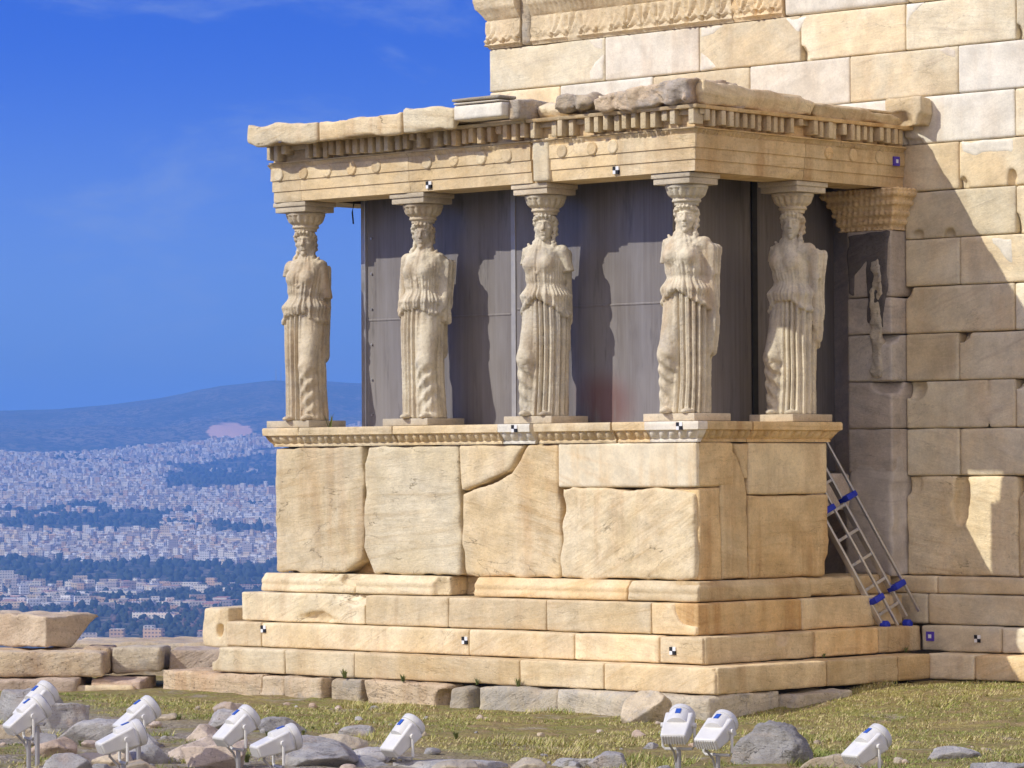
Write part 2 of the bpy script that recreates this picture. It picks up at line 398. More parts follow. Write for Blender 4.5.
def terrain_mat():
    mt, t = new_mat('plain_and_hills'); p = t.n('ShaderNodeTexCoord').outputs['Object']
    g = t.noise(p, .004, 8, .65); s = t.ramp(t.noise(p, .05, 6, .75), .44, .55)
    c = t.mix(s, (.27, .22, .14), (.022, .032, .014)); c = t.mix(t.math('MULTIPLY', t.ramp(g, .42, .6), .7), c, (.04, .05, .022))
    # bare quarry face on the slope, a place of its own on the hillside
    q = t.n('ShaderNodeVectorMath', {0: p, 1: QUARRY}, operation='SUBTRACT').outputs[0]
    q = t.n('ShaderNodeVectorRotate', {'Vector': q, 'Angle': -qa}, rotation_type='Z_AXIS').outputs[0]; q = t.scale(q, (1/330., 1/62., 1/70.)); q = t.vmath('ADD', q, t.scale(t.n('ShaderNodeTexNoise', {'Vector': p, 'Scale': .012, 'Detail': 4.0}).outputs[1], (.7,)*3))
    ln = t.n('ShaderNodeVectorMath', {0: t.vmath('SUBTRACT', q, (.35, .35, .35))}, operation='LENGTH').outputs['Value']
    c = t.mix(t.ramp(ln, 1.0, .85), c, (.85, .52, .34))
    finish(t, c, .95, None, 0, .1); return mt

# ------------------------------------------------------------------ far terrain: plateau, plain of the city, hills
def direction(px, dz=0):      # horizontal unit vector for a bearing given in photo columns
    v = ar*((px-512)/3700.6) + af; v.z = 0; return v.normalized()
def ang(px): v = direction(px); return math.atan2(v.y, v.x)
RIDGE = [(-400, .93), (-150, .95), (0, .97), (60, .975), (120, 1.04), (160, 1.10), (220, 1.27), (272, 1.36), (330, 1.36), (362, 1.33), (430, 1.22), (560, 1.1), (800, 1.0), (1100, .9)]
ra_, re_ = np.array([ang(a) for a, _ in RIDGE])[::-1], np.array([e for _, e in RIDGE])[::-1]
def ridge_el(a): return np.interp(a, ra_, re_)
PROF = [(0, -1.3), (46, -1.3), (56, -6), (90, -28), (300, -95), (1000, -132), (3000, -140), (4300, -134), (5200, -118), (7000, -52), (8300, 22), (9200, 78)]
pr, pz = np.array(PROF).T
def terrain_z(r, a):
    z = np.interp(r, pr, pz)
    top = 12500*np.tan(np.radians(ridge_el(a))) + 1
    t = np.clip((r - 9000)/3500, 0, 1); t2 = t*t*(3-2*t)*.45 + t*.55
    z = np.where(r > 9000, np.interp(9000, pr, pz)*(1-t2) + top*t2, z)
    z = np.where(r > 12500, top - (r-12500)*.05, z)
    P = np.stack([r*np.cos(a), r*np.sin(a), 0*r], -1).reshape(-1, 3)
    n = fbm(P, 1/900., 5, 3).reshape(r.shape)
    z = z + n*np.interp(r, [0, 60, 400, 4000, 7000, 10500, 12500], [0, 0, 6, 5, 24, 150, 22])
    return z
qa = ang(230); _r = np.linspace(9200, 12300, 400); _e = np.degrees(np.arctan((terrain_z(_r, np.full(400, qa)) - 1)/_r)); qr = float(_r[np.argmax(_e > .66)])
QUARRY = (CAM.x + qr*math.cos(qa), CAM.y + qr*math.sin(qa), float(terrain_z(np.array([qr]), np.array([qa]))[0]) + 4)
fa, la = ang(470), ang(-60)
aa = np.concatenate([np.linspace(la - 2*math.pi + 1e-9, fa, 60, endpoint=False)[:0], np.linspace(fa, la, 260), np.linspace(la, fa + 2*math.pi, 70)[1:-1]])
rr = np.concatenate([[0, 10, 20, 30, 40, 46, 48, 51, 56, 62, 72, 90, 120, 170, 240, 340, 500, 700, 1000, 1500, 2200], np.linspace(3000, 13200, 150), [13800, 14400]])
RR, AA = np.meshgrid(rr, aa, indexing='ij')
Z = terrain_z(RR, AA)
V = np.stack([CAM.x + RR*np.cos(AA), CAM.y + RR*np.sin(AA), Z], -1).reshape(-1, 3)
na = len(aa); ii, jj = np.meshgrid(np.arange(len(rr)-1), np.arange(na), indexing='ij'); j2 = (jj+1) % na
Q = np.stack([ii*na+jj, (ii+1)*na+jj, (ii+1)*na+j2, ii*na+j2], -1).reshape(-1, 4)
M['terrain'] = terrain_mat()
structure(mesh_obj('terrain', V, Q, M['terrain']))

# city: boxes with flat roofs; the nearest rows are buildings of their own, the carpet behind is one mass
CITYC = [(.86, .78, .62), (.80, .64, .40), (.74, .50, .28), (.48, .41, .35), (.52, .24, .13), (.88, .84, .76), (.26, .25, .27)]
def city_mat(i, c):
    mt, t = new_mat('city_wall_%d' % i); g = t.n('ShaderNodeNewGeometry').outputs
    p = g['Position']
    s = t.n('ShaderNodeSeparateXYZ', {0: p}).outputs
    fl = t.math('FRACT', t.math('DIVIDE', s[2], 3.1)); al = t.math('FRACT', t.math('DIVIDE', t.math('ADD', s[0], s[1]), 4.3))
    win = t.math('MULTIPLY', t.math('MULTIPLY', t.math('GREATER_THAN', fl, .42), t.math('LESS_THAN', fl, .85)), t.math('GREATER_THAN', al, .42))
    nz = t.n('ShaderNodeSeparateXYZ', {0: g['Normal']}).outputs[2]
    win = t.math('MULTIPLY', win, t.math('LESS_THAN', nz, .5))
    finish(t, t.mix(t.math('MULTIPLY', win, .75), c, (.06, .06, .07)), .8); return mt
CM = [city_mat(i, c) for i, c in enumerate(CITYC)]
def bld_box(x, y, z0, w_, d_, h_, rot):
    ca, sa = math.cos(rot), math.sin(rot)
    v = [(x + ca*a*w_/2 - sa*b*d_/2, y + sa*a*w_/2 + ca*b*d_/2, z) for z in (z0-8, z0+h_) for a, b in ((-1, -1), (1, -1), (1, 1), (-1, 1))]
    f = [(0, 1, 5, 4), (1, 2, 6, 5), (2, 3, 7, 6), (3, 0, 4, 7), (4, 5, 6, 7)]
    return v, f
def city_points(n, r0, r1, pw=1.0):
    u_ = rng.random(n); r = (r0**2 + (r1**2 - r0**2)*u_)**.5
    a = fa + (la - fa)*rng.random(n)
    P = np.stack([r*np.cos(a), r*np.sin(a), 0*r], 1)
    return r, a, P
cv, cf, cm_ = [], [], []
def density(r, a, P):
    # wooded belts and parks between the quarters
    g = fbm(P, 1/420., 4, 21) + .35*fbm(P, 1/110., 2, 5)
    el = np.degrees(np.arctan((terrain_z(r, a) - 1)/r)); y = 471 - el*64.6
    col_ = np.interp(a, [ang(400), ang(-60)][::1], [400, -60])
    lim = np.where(y < 560, -.16, .10)
    ok = g > lim
    ok &= ~((np.abs(y - (508 - .0*col_) - 3*np.sin(col_/17.)) < 3.2) & (col_ < 112))
    ok &= ~((np.abs(y - 512) < 2.5) & (col_ > 125) & (col_ < 195))
    ok &= ~((y > 472 - (col_-150)*.16) & (y < 489 - (col_-150)*.02) & (col_ > 165) & (g < .22))
    ok &= ~((y > 566) & (y < 578) & (g < .12))
    top = np.interp(col_, [-60, 0, 60, 120, 150, 190, 230, 290, 400], [442, 441, 441, 443, 436, 434, 438, 428, 424]) + 5*fbm(P, 1/260., 3, 8)
    ok &= y > top
    return ok, y, col_
r, a, P = city_points(21000, 4300, 9600)
ok, y, _ = density(r, a, P); r, a, y = r[ok], a[ok], y[ok]
z = terrain_z(r, a)
for k in range(len(r)):
    w_, d_ = random.uniform(5, 11), random.uniform(5, 10); h_ = random.uniform(3.5, 10)*(1.6 if random.random() < .12 else 1)
    if random.random() < .03: w_ *= 2.2; h_ *= 1.3
    v, f = bld_box(CAM.x + r[k]*math.cos(a[k]), CAM.y + r[k]*math.sin(a[k]), z[k], w_, d_, h_, .5 + random.choice((0, .3, -.2, .8)) + random.uniform(-.1, .1))
    n0 = len(cv); cv += v; cf += [tuple(i+n0 for i in q) for q in f]
    cm_ += [random.choice((0, 0, 0, 1, 1, 2, 3, 5, 5))]*4 + [random.choice((0, 1, 3, 3, 4, 5, 6))]
structure(mesh_obj('far_city', cv, np.array(cf), CM, None, False, cm_), 'stuff')
# the nearest 150 buildings of the plain
names = {0: 'white flat roofed block', 1: 'cream flat roofed block', 2: 'ochre flat roofed block', 3: 'grey flat roofed block', 5: 'bright white flat roofed block', 4: 'long shed with a reddish roof', 6: 'long shed with a dark grey roof'}
r, a, P = city_points(1500, 3100, 4400)
g = fbm(P, 1/260., 3, 40); ok = g > -.16
el = np.degrees(np.arctan((terrain_z(r, a) - 1)/r)); y = 471 - el*64.6
ok &= (y > 580) | (rng.random(len(y)) < .35)
r, a = r[ok][:290], a[ok][:290]; z = terrain_z(r, a)
for k in range(len(r)):
    kind = random.choice((0, 0, 1, 2, 3, 5, 4, 6, 4))
    if kind in (4, 6): w_, d_, h_ = random.uniform(18, 46), random.uniform(9, 16), random.uniform(4, 6.5)
    else: w_, d_, h_ = random.uniform(7, 17), random.uniform(7, 12), random.uniform(4, 10)
    v, f = bld_box(0, 0, 0, w_, d_, h_, 0)
    wm = random.choice((0, 1, 3, 5)) if kind in (4, 6) else kind
    o = mesh_obj('city_building', v, np.array(f), CM, None, False, [wm]*4 + [kind if kind in (4, 6) else random.choice((0, 3, 1))])
    o.location = (CAM.x + r[k]*math.cos(a[k]), CAM.y + r[k]*math.sin(a[k]), z[k]); o.rotation_euler.z = .75 + random.choice((0, .25, -.3, 1.57)) + random.uniform(-.06, .06)
    tag(o, names[kind] + ' in the hazy plain below the ruin', 'shed' if kind in (4, 6) else 'building', 'buildings in the plain below')
# trees of the plain
def city_wood(name, n, r0, r1, sel, mat, s0, s1):
    r, a, P = city_points(n, r0, r1)
    ok, y, c_ = density(r, a, P); k = sel(r, a, P, ok, y, c_); r, a = r[k], a[k]; z = terrain_z(r, a)
    base = np.array([(math.cos(t)*math.cos(e), math.sin(t)*math.cos(e), math.sin(e)) for e in (-.5, .15, .8) for t in np.arange(6)*math.pi/3] + [(0, 0, 1)])
    bf = [(i*6+j, i*6+(j+1) % 6, (i+1)*6+(j+1) % 6, (i+1)*6+j) for i in (0, 1) for j in range(6)] + [(12+j, 12+(j+1) % 6, 18, 18) for j in range(6)]
    bf = np.array(bf); Vs, Fs = [], []
    for i in range(len(r)):
        s = random.uniform(s0, s1); b = base*np.array([s, s, s*random.uniform(.8, 1.5)])*(1 + .25*rng.standard_normal((19, 1)))
        Vs.append(b + np.array([CAM.x + r[i]*math.cos(a[i]), CAM.y + r[i]*math.sin(a[i]), z[i] + s*.5])); Fs.append(bf + 19*i)
    F = [tuple(dict.fromkeys(q)) for q in np.concatenate(Fs).tolist()]
    structure(mesh_obj(name, np.concatenate(Vs), F, mat), 'stuff')
M['wood'] = plain('far_foliage', (.035, .048, .022), .9, 0, .35); M['wood_b'] = plain('far_bare_trees', (.15, .10, .07), .9, 0, .3)
city_wood('far_trees', 9000, 4300, 9300, lambda r, a, P, ok, y, c: ~ok & (rng.random(len(r)) < .55), M['wood'], 3, 6)
city_wood('plain_trees', 3000, 3150, 4500, lambda r, a, P, ok, y, c: fbm(P, 1/260., 3, 40) < -.02, M['wood'], 1.6, 4.2)
city_wood('bare_trees', 900, 3300, 4200, lambda r, a, P, ok, y, c: (fbm(P, 1/200., 3, 77) > .16), M['wood_b'], 1.5, 3.5)
# two masts on the ridge
for px, hh in ((276, 42), (281, 50)):
    a_ = ang(px); zt = float(terrain_z(np.array([12480.]), np.array([a_]))[0]); q = MB()
    q.tube([(0, 0, -10), (0, 0, hh)], [2.6, .8], 6)
    for k in range(3): q.box((-2.5, 2.5), (-.6, .6), (hh*(.4+.2*k), hh*(.4+.2*k)+2))
    o = q.build('antenna_mast', M['galv']); o.location = (CAM.x + 12480*math.cos(a_), CAM.y + 12480*math.sin(a_), zt)
    tag(o, ('shorter' if hh < 45 else 'taller') + ' of the two thin antenna masts on the far ridge', 'antenna')
# the air
def haze():
    mt, t = new_mat('haze'); pv = t.n('ShaderNodeVolumePrincipled', {'Color': (.20, .47, 1.0, 1), 'Density': HAZE, 'Anisotropy': .1})
    t.n('ShaderNodeOutputMaterial', {'Volume': pv.outputs[0]})
    q = MB(); q.box((CAM.x-15500, CAM.x+15500), (CAM.y-15500, CAM.y+15500), (-260, 420)); o = q.build('haze', mt); structure(o, 'stuff')
HAZE = 1.3e-4
haze()

# ------------------------------------------------------------------ the ground near the ruin
gx, gy = np.arange(-10, 9.01, .08), np.arange(-14, 4.5, .08)
GX, GY = np.meshgrid(gx, gy, indexing='ij'); P = np.stack([GX, GY, 0*GX], -1).reshape(-1, 3)
GB = -1.22
def ground_z(P):
    z = GB + .05*fbm(P, .7, 4, 5) + .03*fbm(P, 4, 3, 9)
    z = z + .215*np.clip((P[:, 1] + .2)/2.0, 0, 1)*np.clip((P[:, 0] + .3)/.8, 0, 1)        # rises towards the inner corner
    return z
V = P.copy(); V[:, 2] = ground_z(P)
nx, ny = len(gx), len(gy); i, j = np.meshgrid(np.arange(nx-1), np.arange(ny-1), indexing='ij')
structure(mesh_obj('ground', V, np.stack([i*ny+j, (i+1)*ny+j, (i+1)*ny+j+1, i*ny+j+1], -1).reshape(-1, 4), M['turf']))
def grass(n):
    x, y = rng.uniform(-9, 7.5, n), rng.uniform(-9.5, 3, n)
    P = np.stack([x, y, 0*x], 1)
    k = ~((x > -7.2) & (x < .55) & (y > -.6)) & (fbm(P, 1.1, 3, 31) > -.14) & (x + y > -9.5) & ~((x < -3.5) & (y > -1.4)) & ((-.3*x - y < 4.2) | (fbm(P, 1.4, 3, 90) > .12)); P = P[k]; n = len(P)
    P[:, 2] = ground_z(P) - .01
    green = fbm(P, .8, 3, 50) + .7*rng.standard_normal(n)*.3
    a = rng.uniform(0, 2*math.pi, n); hgt = rng.uniform(.012, .038, n)*(1 + 1.0*(fbm(P, 2, 2, 60) > .25)); wd = rng.uniform(.003, .007, n)
    s = np.stack([np.cos(a), np.sin(a), 0*a], 1)*wd[:, None]; ln = np.stack([np.cos(a+1.3), np.sin(a+1.3), 0*a], 1)*(hgt*rng.uniform(.5, 1.6, n))[:, None]
    up = np.zeros((n, 3)); up[:, 2] = hgt
    V = np.stack([P - s, P + s, P + up + ln], 1).reshape(-1, 3)
    mi = np.where(green > .12, 0, np.where(rng.random(n) < .45, 1, 2))
    structure(mesh_obj('grass', V, np.arange(3*n).reshape(-1, 3), [plain('green_grass', (.24, .29, .06), .8, 0, .3), plain('straw_grass', (.62, .52, .25), .8, 0, .25), plain('olive_grass', (.42, .40, .11), .8, 0, .3)], None, False, mi), 'stuff')
grass(330000)

# ------------------------------------------------------------------ cella wall
YW = 3.196
wall = thing('temple_wall', 'tall ashlar marble wall with carved frieze behind the statue porch', 'wall')
q = MB(); q.box((-5.45, 7.5), (YW+.16, 9.5), (-1.2, 6.6)); q.build('wall_core', M['marble_grey'], wall)
zc = [.95, 1.413, 1.876, 2.34, 2.80, 3.265, 3.73, 4.195, 4.66, 5.125, 5.59]
GAP = .0022
def wb(x0, x1, k, mat='marble_wall', **kw):
    kw.setdefault('wear', .010); kw.setdefault('rough', .003); kw.setdefault('r', .003)
    cuts = [((c[0], YW, c[1]), c[2]) for c in kw.pop('bites', [])]
    return block('wall_block', (x0+GAP, x1-GAP), (YW, YW+.2), (zc[k]+GAP, zc[k+1]-GAP), M[mat], wall, h=.0165, cuts=cuts, **kw)
W_ = 'marble_white'; B_ = (.10, .10, .12)
rows = {
 0: [(-.0, .64, 'marble_wall'), (.64, 1.96, 'marble_wall'), (1.96, 3.28, 'marble_wall'), (3.28, 4.6, 'marble_wall')],
 1: [(-.0, 1.3, 'marble_wall'), (1.3, 2.62, 'marble_wall'), (2.62, 3.94, 'marble_wall')],
 2: [(-.0, .64, 'marble_wall'), (.64, 1.96, 'marble_wall'), (1.96, 3.28, 'marble_wall'), (3.28, 4.6, W_)],
 3: [(-.0, .0+1.3, 'marble_wall'), (1.3, 2.62, 'marble_wall'), (2.62, 3.94, 'marble_wall')],
 4: [(0, .66, 'marble_wall'), (.66, 1.98, 'marble_wall'), (1.98, 3.3, W_)],
 5: [(0, 1.32, 'marble_wall'), (1.32, 2.64, 'marble_wall'), (2.64, 3.96, 'marble_wall')],
 6: [(-.66, .66, 'marble_wall'), (.66, 1.98, 'marble_wall'), (1.98, 3.3, W_)],
 7: [(-1.32, 0, W_), (0, 1.32, W_), (1.32, 2.64, 'marble_wall'), (2.64, 3.96, 'marble_wall')],
 8: [(-5.57, -4.54, 'marble_wall'), (-4.54, -3.24, W_), (-3.24, -1.94, 'marble_wall'), (-1.94, -.66, W_), (-.66, .66, 'marble_wall'), (.66, 1.98, W_), (1.98, 3.3, W_)],
 9: [(-5.57, -3.9, 'marble_wall'), (-3.9, -2.61, W_), (-2.61, -1.28, 'marble_wall'), (-1.28, .03, 'marble_wall'), (.03, 1.34, 'marble_wall'), (1.34, 2.66, 'marble_wall'), (2.66, 3.98, W_)],
}
bites = {(1, 0): [(.10, 1.80, (.16, .14, .10)), (.98, 1.42, (.0001, .1, .1))], (2, 1): [(.64, 2.33, (.13, .14, .09))], (1, 1): [(1.3, 1.87, (.15, .13, .09))], (3, 0): [(.0, 2.78, (.10, .1, .1))],
         (5, 0): [(.15, 3.30, (.08, .08, .06)), (.55, 3.30, (.07, .08, .06))], (6, 1): [(.70, 3.76, (.06, .08, .1)), (1.28, 3.76, (.06, .08, .13))], (5, 1): [(1.33, 3.33, (.08, .09, .15))],
         (9, 3): [(-1.26, 5.16, (.07, .08, .12))], (9, 5): [(1.36, 5.16, (.06, .08, .12))], (7, 1): [(.02, 4.22, (.2, .06, .05))], (0, 2): [(1.98, 1.38, (.14, .1, .08))], (2, 2): [(1.98, 2.30, (.1, .1, .1))]}
for k, rw in rows.items():
    for n, (a_, b_, mt) in enumerate(rw):
        wb(a_, b_, k, mt, bites=bites.get((k, n), []), **({'wear': .003, 'rough': .001} if mt == W_ else {}))
# angular pale repairs let into old blocks: thin slips standing 3 mm proud
def slip(poly):
    o = slab_poly('marble_repair', poly, YW-.004, YW+.06, M[W_], wall, h=.018, rough=.001, rnd=.004, wear=0); return o
slip([(-4.12, 5.14), (-3.92, 5.14), (-3.92, 5.42), (-4.05, 5.36), (-4.14, 5.24)])
slip([(-4.14, 5.58), (-3.92, 5.58), (-3.92, 5.45), (-4.02, 5.47)])
slip([(-2.59, 5.58), (-2.22, 5.58), (-2.40, 5.49), (-2.59, 5.47)])
slip([(-2.59, 5.14), (-2.36, 5.14), (-2.46, 5.26), (-2.59, 5.33)])
slip([(-1.52, 5.57), (-1.16, 5.57), (-1.30, 5.40), (-1.38, 5.48)])
slip([(.05, 5.58), (.28, 5.58), (.12, 5.46), (.05, 5.30)])
slip([(.42, 5.11), (.655, 5.11), (.655, 5.0), (.52, 5.02)])
slip([(.68, 4.18), (1.30, 4.18), (1.30, 4.03), (1.05, 4.06), (.88, 4.02), (.70, 4.08)])
slip([(1.04, 3.24), (1.30, 3.24), (1.30, 2.97), (1.14, 3.08), (1.05, 3.17)])
# orthostates and base courses of the wall
kw = dict(h=.026, wear=.04, rough=.014)
block('orthostate', (.0, 1.32), (YW-.01, YW+.34), (-.02, .945), M['marble_rough'], wall, cuts=[((.66, YW-.02, .72), (.10, .16, .24)), ((.05, YW, .88), (.16, .07, .12))], **kw)
block('orthostate', (1.325, 2.64), (YW-.01, YW+.34), (-.02, .945), M['marble_rough'], wall, cuts=[((1.36, YW-.02, .86), (.12, .12, .12))], **kw)
block('orthostate', (2.645, 3.96), (YW-.01, YW+.34), (-.02, .945), M['marble_wall'], wall, **kw)
for nm, z0, z1, yo, xs in (('wall_moulding', -.19, -.024, .09, (-.6, .42, 1.5, 2.9, 4.4)), ('wall_course', -.487, -.194, .12, (-.6, .33, 1.9, 3.3, 4.6)), ('wall_step', -.744, -.491, .20, (.303, 1.25, 2.4, 3.8, 5)), ('wall_step', -.996, -.748, .46, (.56, 1.12, 1.75, 2.6, 3.9, 5.2))):
    for a_, b_ in zip(xs, xs[1:]):
        block(nm, (a_+GAP, b_-GAP), (YW-yo, YW+.37), (z0, z1), M['marble_wall' if yo < .3 else 'marble'], wall, h=.02, wear=.02, rough=.008)
# the dark weathered anta at the porch corner, its pale repaired foot and its carved capital
YA = 2.97
zb = [.98, 1.413, 1.876, 2.34, 2.70]
for k in range(4):
    block('anta_block', (-.545, -.003), (YA, YW+.3), (zb[k]+GAP, zb[k+1]-GAP), M['marble_grey'], wall, h=.018, wear=.012, rough=.004,
          cuts=[((-.02, YA, 1.86), (.22, .2, .10))] if k == 1 else ([((-.03, YA, 2.33), (.2, .15, .10))] if k == 2 else ()))
block('anta_block', (-.545, -.003), (YA, YW+.3), (2.703, 3.36), M['marble_grey'], wall, wear=.03, rough=.012)
slab_poly('dark_crust', [(-.53, 2.74), (-.46, 2.70), (-.42, 2.92), (-.31, 3.06), (-.28, 2.45), (-.09, 2.40), (-.05, 2.9), (-.012, 3.34), (-.535, 3.34)], YA-.012, YA+.05, M['black_crust'], wall, h=.015, rough=.016)
slab_poly('rough_core', [(-.25, 1.92), (-.12, 1.92), (-.11, 2.74), (-.14, 3.12), (-.23, 3.05)], YA-.024, YA+.05, M['poros'], wall, h=.013, rough=.03, freq=14)
slab_poly('anta_foot', [(-.60, -.02), (-.01, -.02), (-.01, 1.165), (-.50, 1.08), (-.58, .9)], YA, YW+.3, stone('grey_veined_marble', (.66, .58, .48), (.54, .47, .39), (.40, .34, .29), .7, 0, .1, .3, .05, .1), wall, rough=.006)
def anta_cap(P):
    t = np.clip((P[:, 2] - 3.36)/.40, 0, 1); o_ = .01 + .12*t + .05*t*t
    st = .010*np.sign(np.sin(P[:, 2]*70)); bead = .008*np.sin(P[:, 0]*95)*np.sin(P[:, 1]*95)
    c = np.array([-.32, 3.20, 3.56]); hx, hy = .31 + o_ + st, .21 + o_*.8 + st
    d = np.maximum(np.maximum(np.abs(P[:, 0]-c[0]) - hx, np.abs(P[:, 1]-c[1]) - hy), np.abs(P[:, 2]-c[2]) - .20)
    return d + bead + .012*fbm(P, 9, 3, 4)
sculpt('anta_capital', anta_cap, (-.82, 2.8, 3.34), (.18, 3.5, 3.78), .014, M['frieze'], wall)

# ------------------------------------------------------------------ mouldings: a profile swept along the outline of the porch
def sweep(name, path, prof, mat, parent, ds=.016, disp=None, cap=True):
    """path = [(x, y, mx, my)] with mitre directions; prof = [(offset, z)]"""
    pr_ = []; 
    for (o0, z0), (o1, z1) in zip(prof, prof[1:]):
        n = max(1, int(math.hypot(o1-o0, z1-z0)/ds)); pr_ += [(o0+(o1-o0)*i/n, z0+(z1-z0)*i/n) for i in range(n)]
    pr_.append(prof[-1]); pr_ = np.array(pr_)
    rows_ = []; sacc = 0
    for A, B in zip(path, path[1:]):
        A, B = np.array(A, float), np.array(B, float); L = np.hypot(*(B-A)[:2]); n = max(1, int(L/ds))
        nrm = np.array([(B-A)[1], -(B-A)[0]])/L
        for i in range(n+1):
            t = i/n; b = A + (B-A)*t
            pt = np.stack([A[0]+A[2]*pr_[:, 0] + t*((B[0]+B[2]*pr_[:, 0]) - (A[0]+A[2]*pr_[:, 0])),
                           A[1]+A[3]*pr_[:, 0] + t*((B[1]+B[3]*pr_[:, 0]) - (A[1]+A[3]*pr_[:, 0])), pr_[:, 1]], 1)
            if disp is not None:
                dd = disp(sacc + t*L, pr_, pt); pt[:, :2] += nrm*dd[:, None]
            rows_.append(pt)
        sacc += L
    V = np.concatenate(rows_); k = len(pr_); nr = len(rows_)
    i, j = np.meshgrid(np.arange(nr-1), np.arange(k-1), indexing='ij')
    Fq = np.stack([i*k+j, (i+1)*k+j, (i+1)*k+j+1, i*k+j+1], -1).reshape(-1, 4).tolist()
    if cap: Fq.append(tuple(range(k))[::-1] if False else tuple(range(k))); Fq.append(tuple(range((nr-1)*k, nr*k))[::-1])
    o = mesh_obj(name, V, Fq, mat, parent); o.data.set_sharp_from_angle(angle=R(50)); return o
def eggs(z0, z1, pitch, depth, dmg=.012, seed=0):
    def f(s, pr_, pt):
        zt = (pr_[:, 1]-z0)/(z1-z0); on = (zt > 0) & (zt < 1)
        ph = (s/pitch) % 1
        e = np.sqrt(np.clip(1 - ((ph-.5)/.34)**2, 0, 1))*np.sqrt(np.clip(1-((zt-.55)/.5)**2, 0, 1))
        dart = .5*(abs(ph-.5) > .44)*np.clip(zt, 0, 1)
        return np.where(on, depth*(e + dart - .9), 0) + dmg*fbm(pt, 7, 3, seed)
    return f
# frieze band and its crowning mouldings on top of the wall
def palm(s, pr_, pt):
    zt = (pr_[:, 1]-5.62)/.27; on = (zt > 0) & (zt < 1); ph = (s/.21) % 1 - .5
    rr_ = np.hypot(ph*1.1, (zt-.15)); an = np.arctan2(ph*1.1, zt-.05)
    e = np.abs(np.sin(an*5))*(rr_ < .9)*(rr_ > .1)*.9 + .4*(np.abs(rr_-.2) < .07)
    eg = (pr_[:, 1] > 5.93)*(np.abs(np.sin(s*44)))*.016
    return np.where(on, .046*e*np.clip(1.5*fbm(pt, 3, 3, 9)+.75, 0, 1), 0) + eg + .014*fbm(pt, 6, 3, 5)
fz = [(-.3, 5.592), (0, 5.592), (.01, 5.615), (.012, 5.90), (.03, 5.915), (.035, 5.94), (.075, 6.0), (.085, 6.01), (.10, 6.03), (.11, 6.09), (.115, 6.10), (.115, 6.14), (-.3, 6.15)]
sweep('frieze_band', [(-5.57, YW+.9, -1, 0), (-5.57, YW, -1, -1), (-5.10, YW, 0, -1)], fz, M['frieze'], wall, disp=palm)
fz2 = [(-.3, 5.592), (0, 5.592), (.008, 5.615), (.008, 5.90), (.02, 5.915), (.02, 5.97), (.05, 6.02), (-.3, 6.05)]
sweep('frieze_band', [(-4.93, YW, 0, -1), (-2.14, YW, 0, -1)], fz, M['frieze'], wall, disp=palm)
sweep('frieze_band', [(-2.13, YW, 0, -1), (-1.5, YW, 0, -1)], fz, M['frieze'], wall, disp=palm)
block('frieze_repair', (-5.09, -4.94), (YW-.02, YW+.3), (5.595, 6.15), M['poros'], wall, rough=.02, wear=.05)
block('upper_block', (-1.49, .05), (YW, YW+.36), (5.595, 6.1), M['marble_white'], wall, h=.03)
block('upper_block', (.056, 1.34), (YW, YW+.36), (5.595, 6.1), M['marble_wall'], wall, h=.03)
block('upper_block', (1.346, 2.7), (YW, YW+.36), (5.595, 6.1), M['marble_white'], wall, h=.03)

# ------------------------------------------------------------------ the porch
porch = thing('statue_porch', 'small marble porch with stepped base, tall parapet and broken cornice, against the wall', 'porch')
XL = -5.6; YE = 1.95
q = MB(); q.box((XL+.35, -1.3), (.35, 3.0), (-1.1, 1.27)); q.box((-1.299, -.32), (.35, 1.9), (-1.1, 1.268)); q.box((-1.298, -.2), (1.899, 3.1), (-1.1, -.1)); q.build('parapet_core', M['marble_grey'], porch)
# parapet slabs, front
D0, D1 = 0.0, .33
slab_poly('parapet_slab', [(XL, .01), (-4.62, .01), (-4.37, .14), (-4.335, .30), (-4.335, 1.275), (XL, 1.275)], D0, D1, M['marble_rough'], porch, rough=.016)
slab_poly('parapet_slab', [(-4.19, .01), (-4.315, .28), (-4.322, 1.10), (-4.26, 1.275), (-3.02, 1.275), (-3.005, .25), (-3.01, .01)], D0, D1, M['marble_rough'], porch, rough=.016)
slab_poly('parapet_slab', [(-3.0, .83), (-2.70, .90), (-2.36, 1.02), (-2.16, 1.275), (-3.01, 1.275)], D0, D1, M['marble'], porch, rough=.008)
slab_poly('parapet_slab', [(-2.92, .01), (-2.98, .30), (-2.97, .80), (-2.69, .865), (-2.33, .985), (-2.10, 1.275), (-1.725, 1.275), (-1.70, .5), (-1.70, .01)], D0, D1, M['marble_rough'], porch, rough=.02)
block('parapet_slab', (-1.715, -.008), (-.004, D1), (.862, 1.278), M['marble_smooth'], porch, wear=.004, rough=.001, r=.005)
slab_poly('parapet_slab', [(-1.68, .01), (-1.66, .85), (-.2, .85), (-.045, .81), (-.035, .62), (-.045, .4), (-.035, .01)], -.012, D1-.02, M['marble_rough'], porch, rough=.04, freq=4, h=.02)
q = MB(); q.box((XL+.03, -.33), (D1-.12, D1+.1), (.0, 1.27)); q.build('parapet_backing', M['marble_side'], porch)
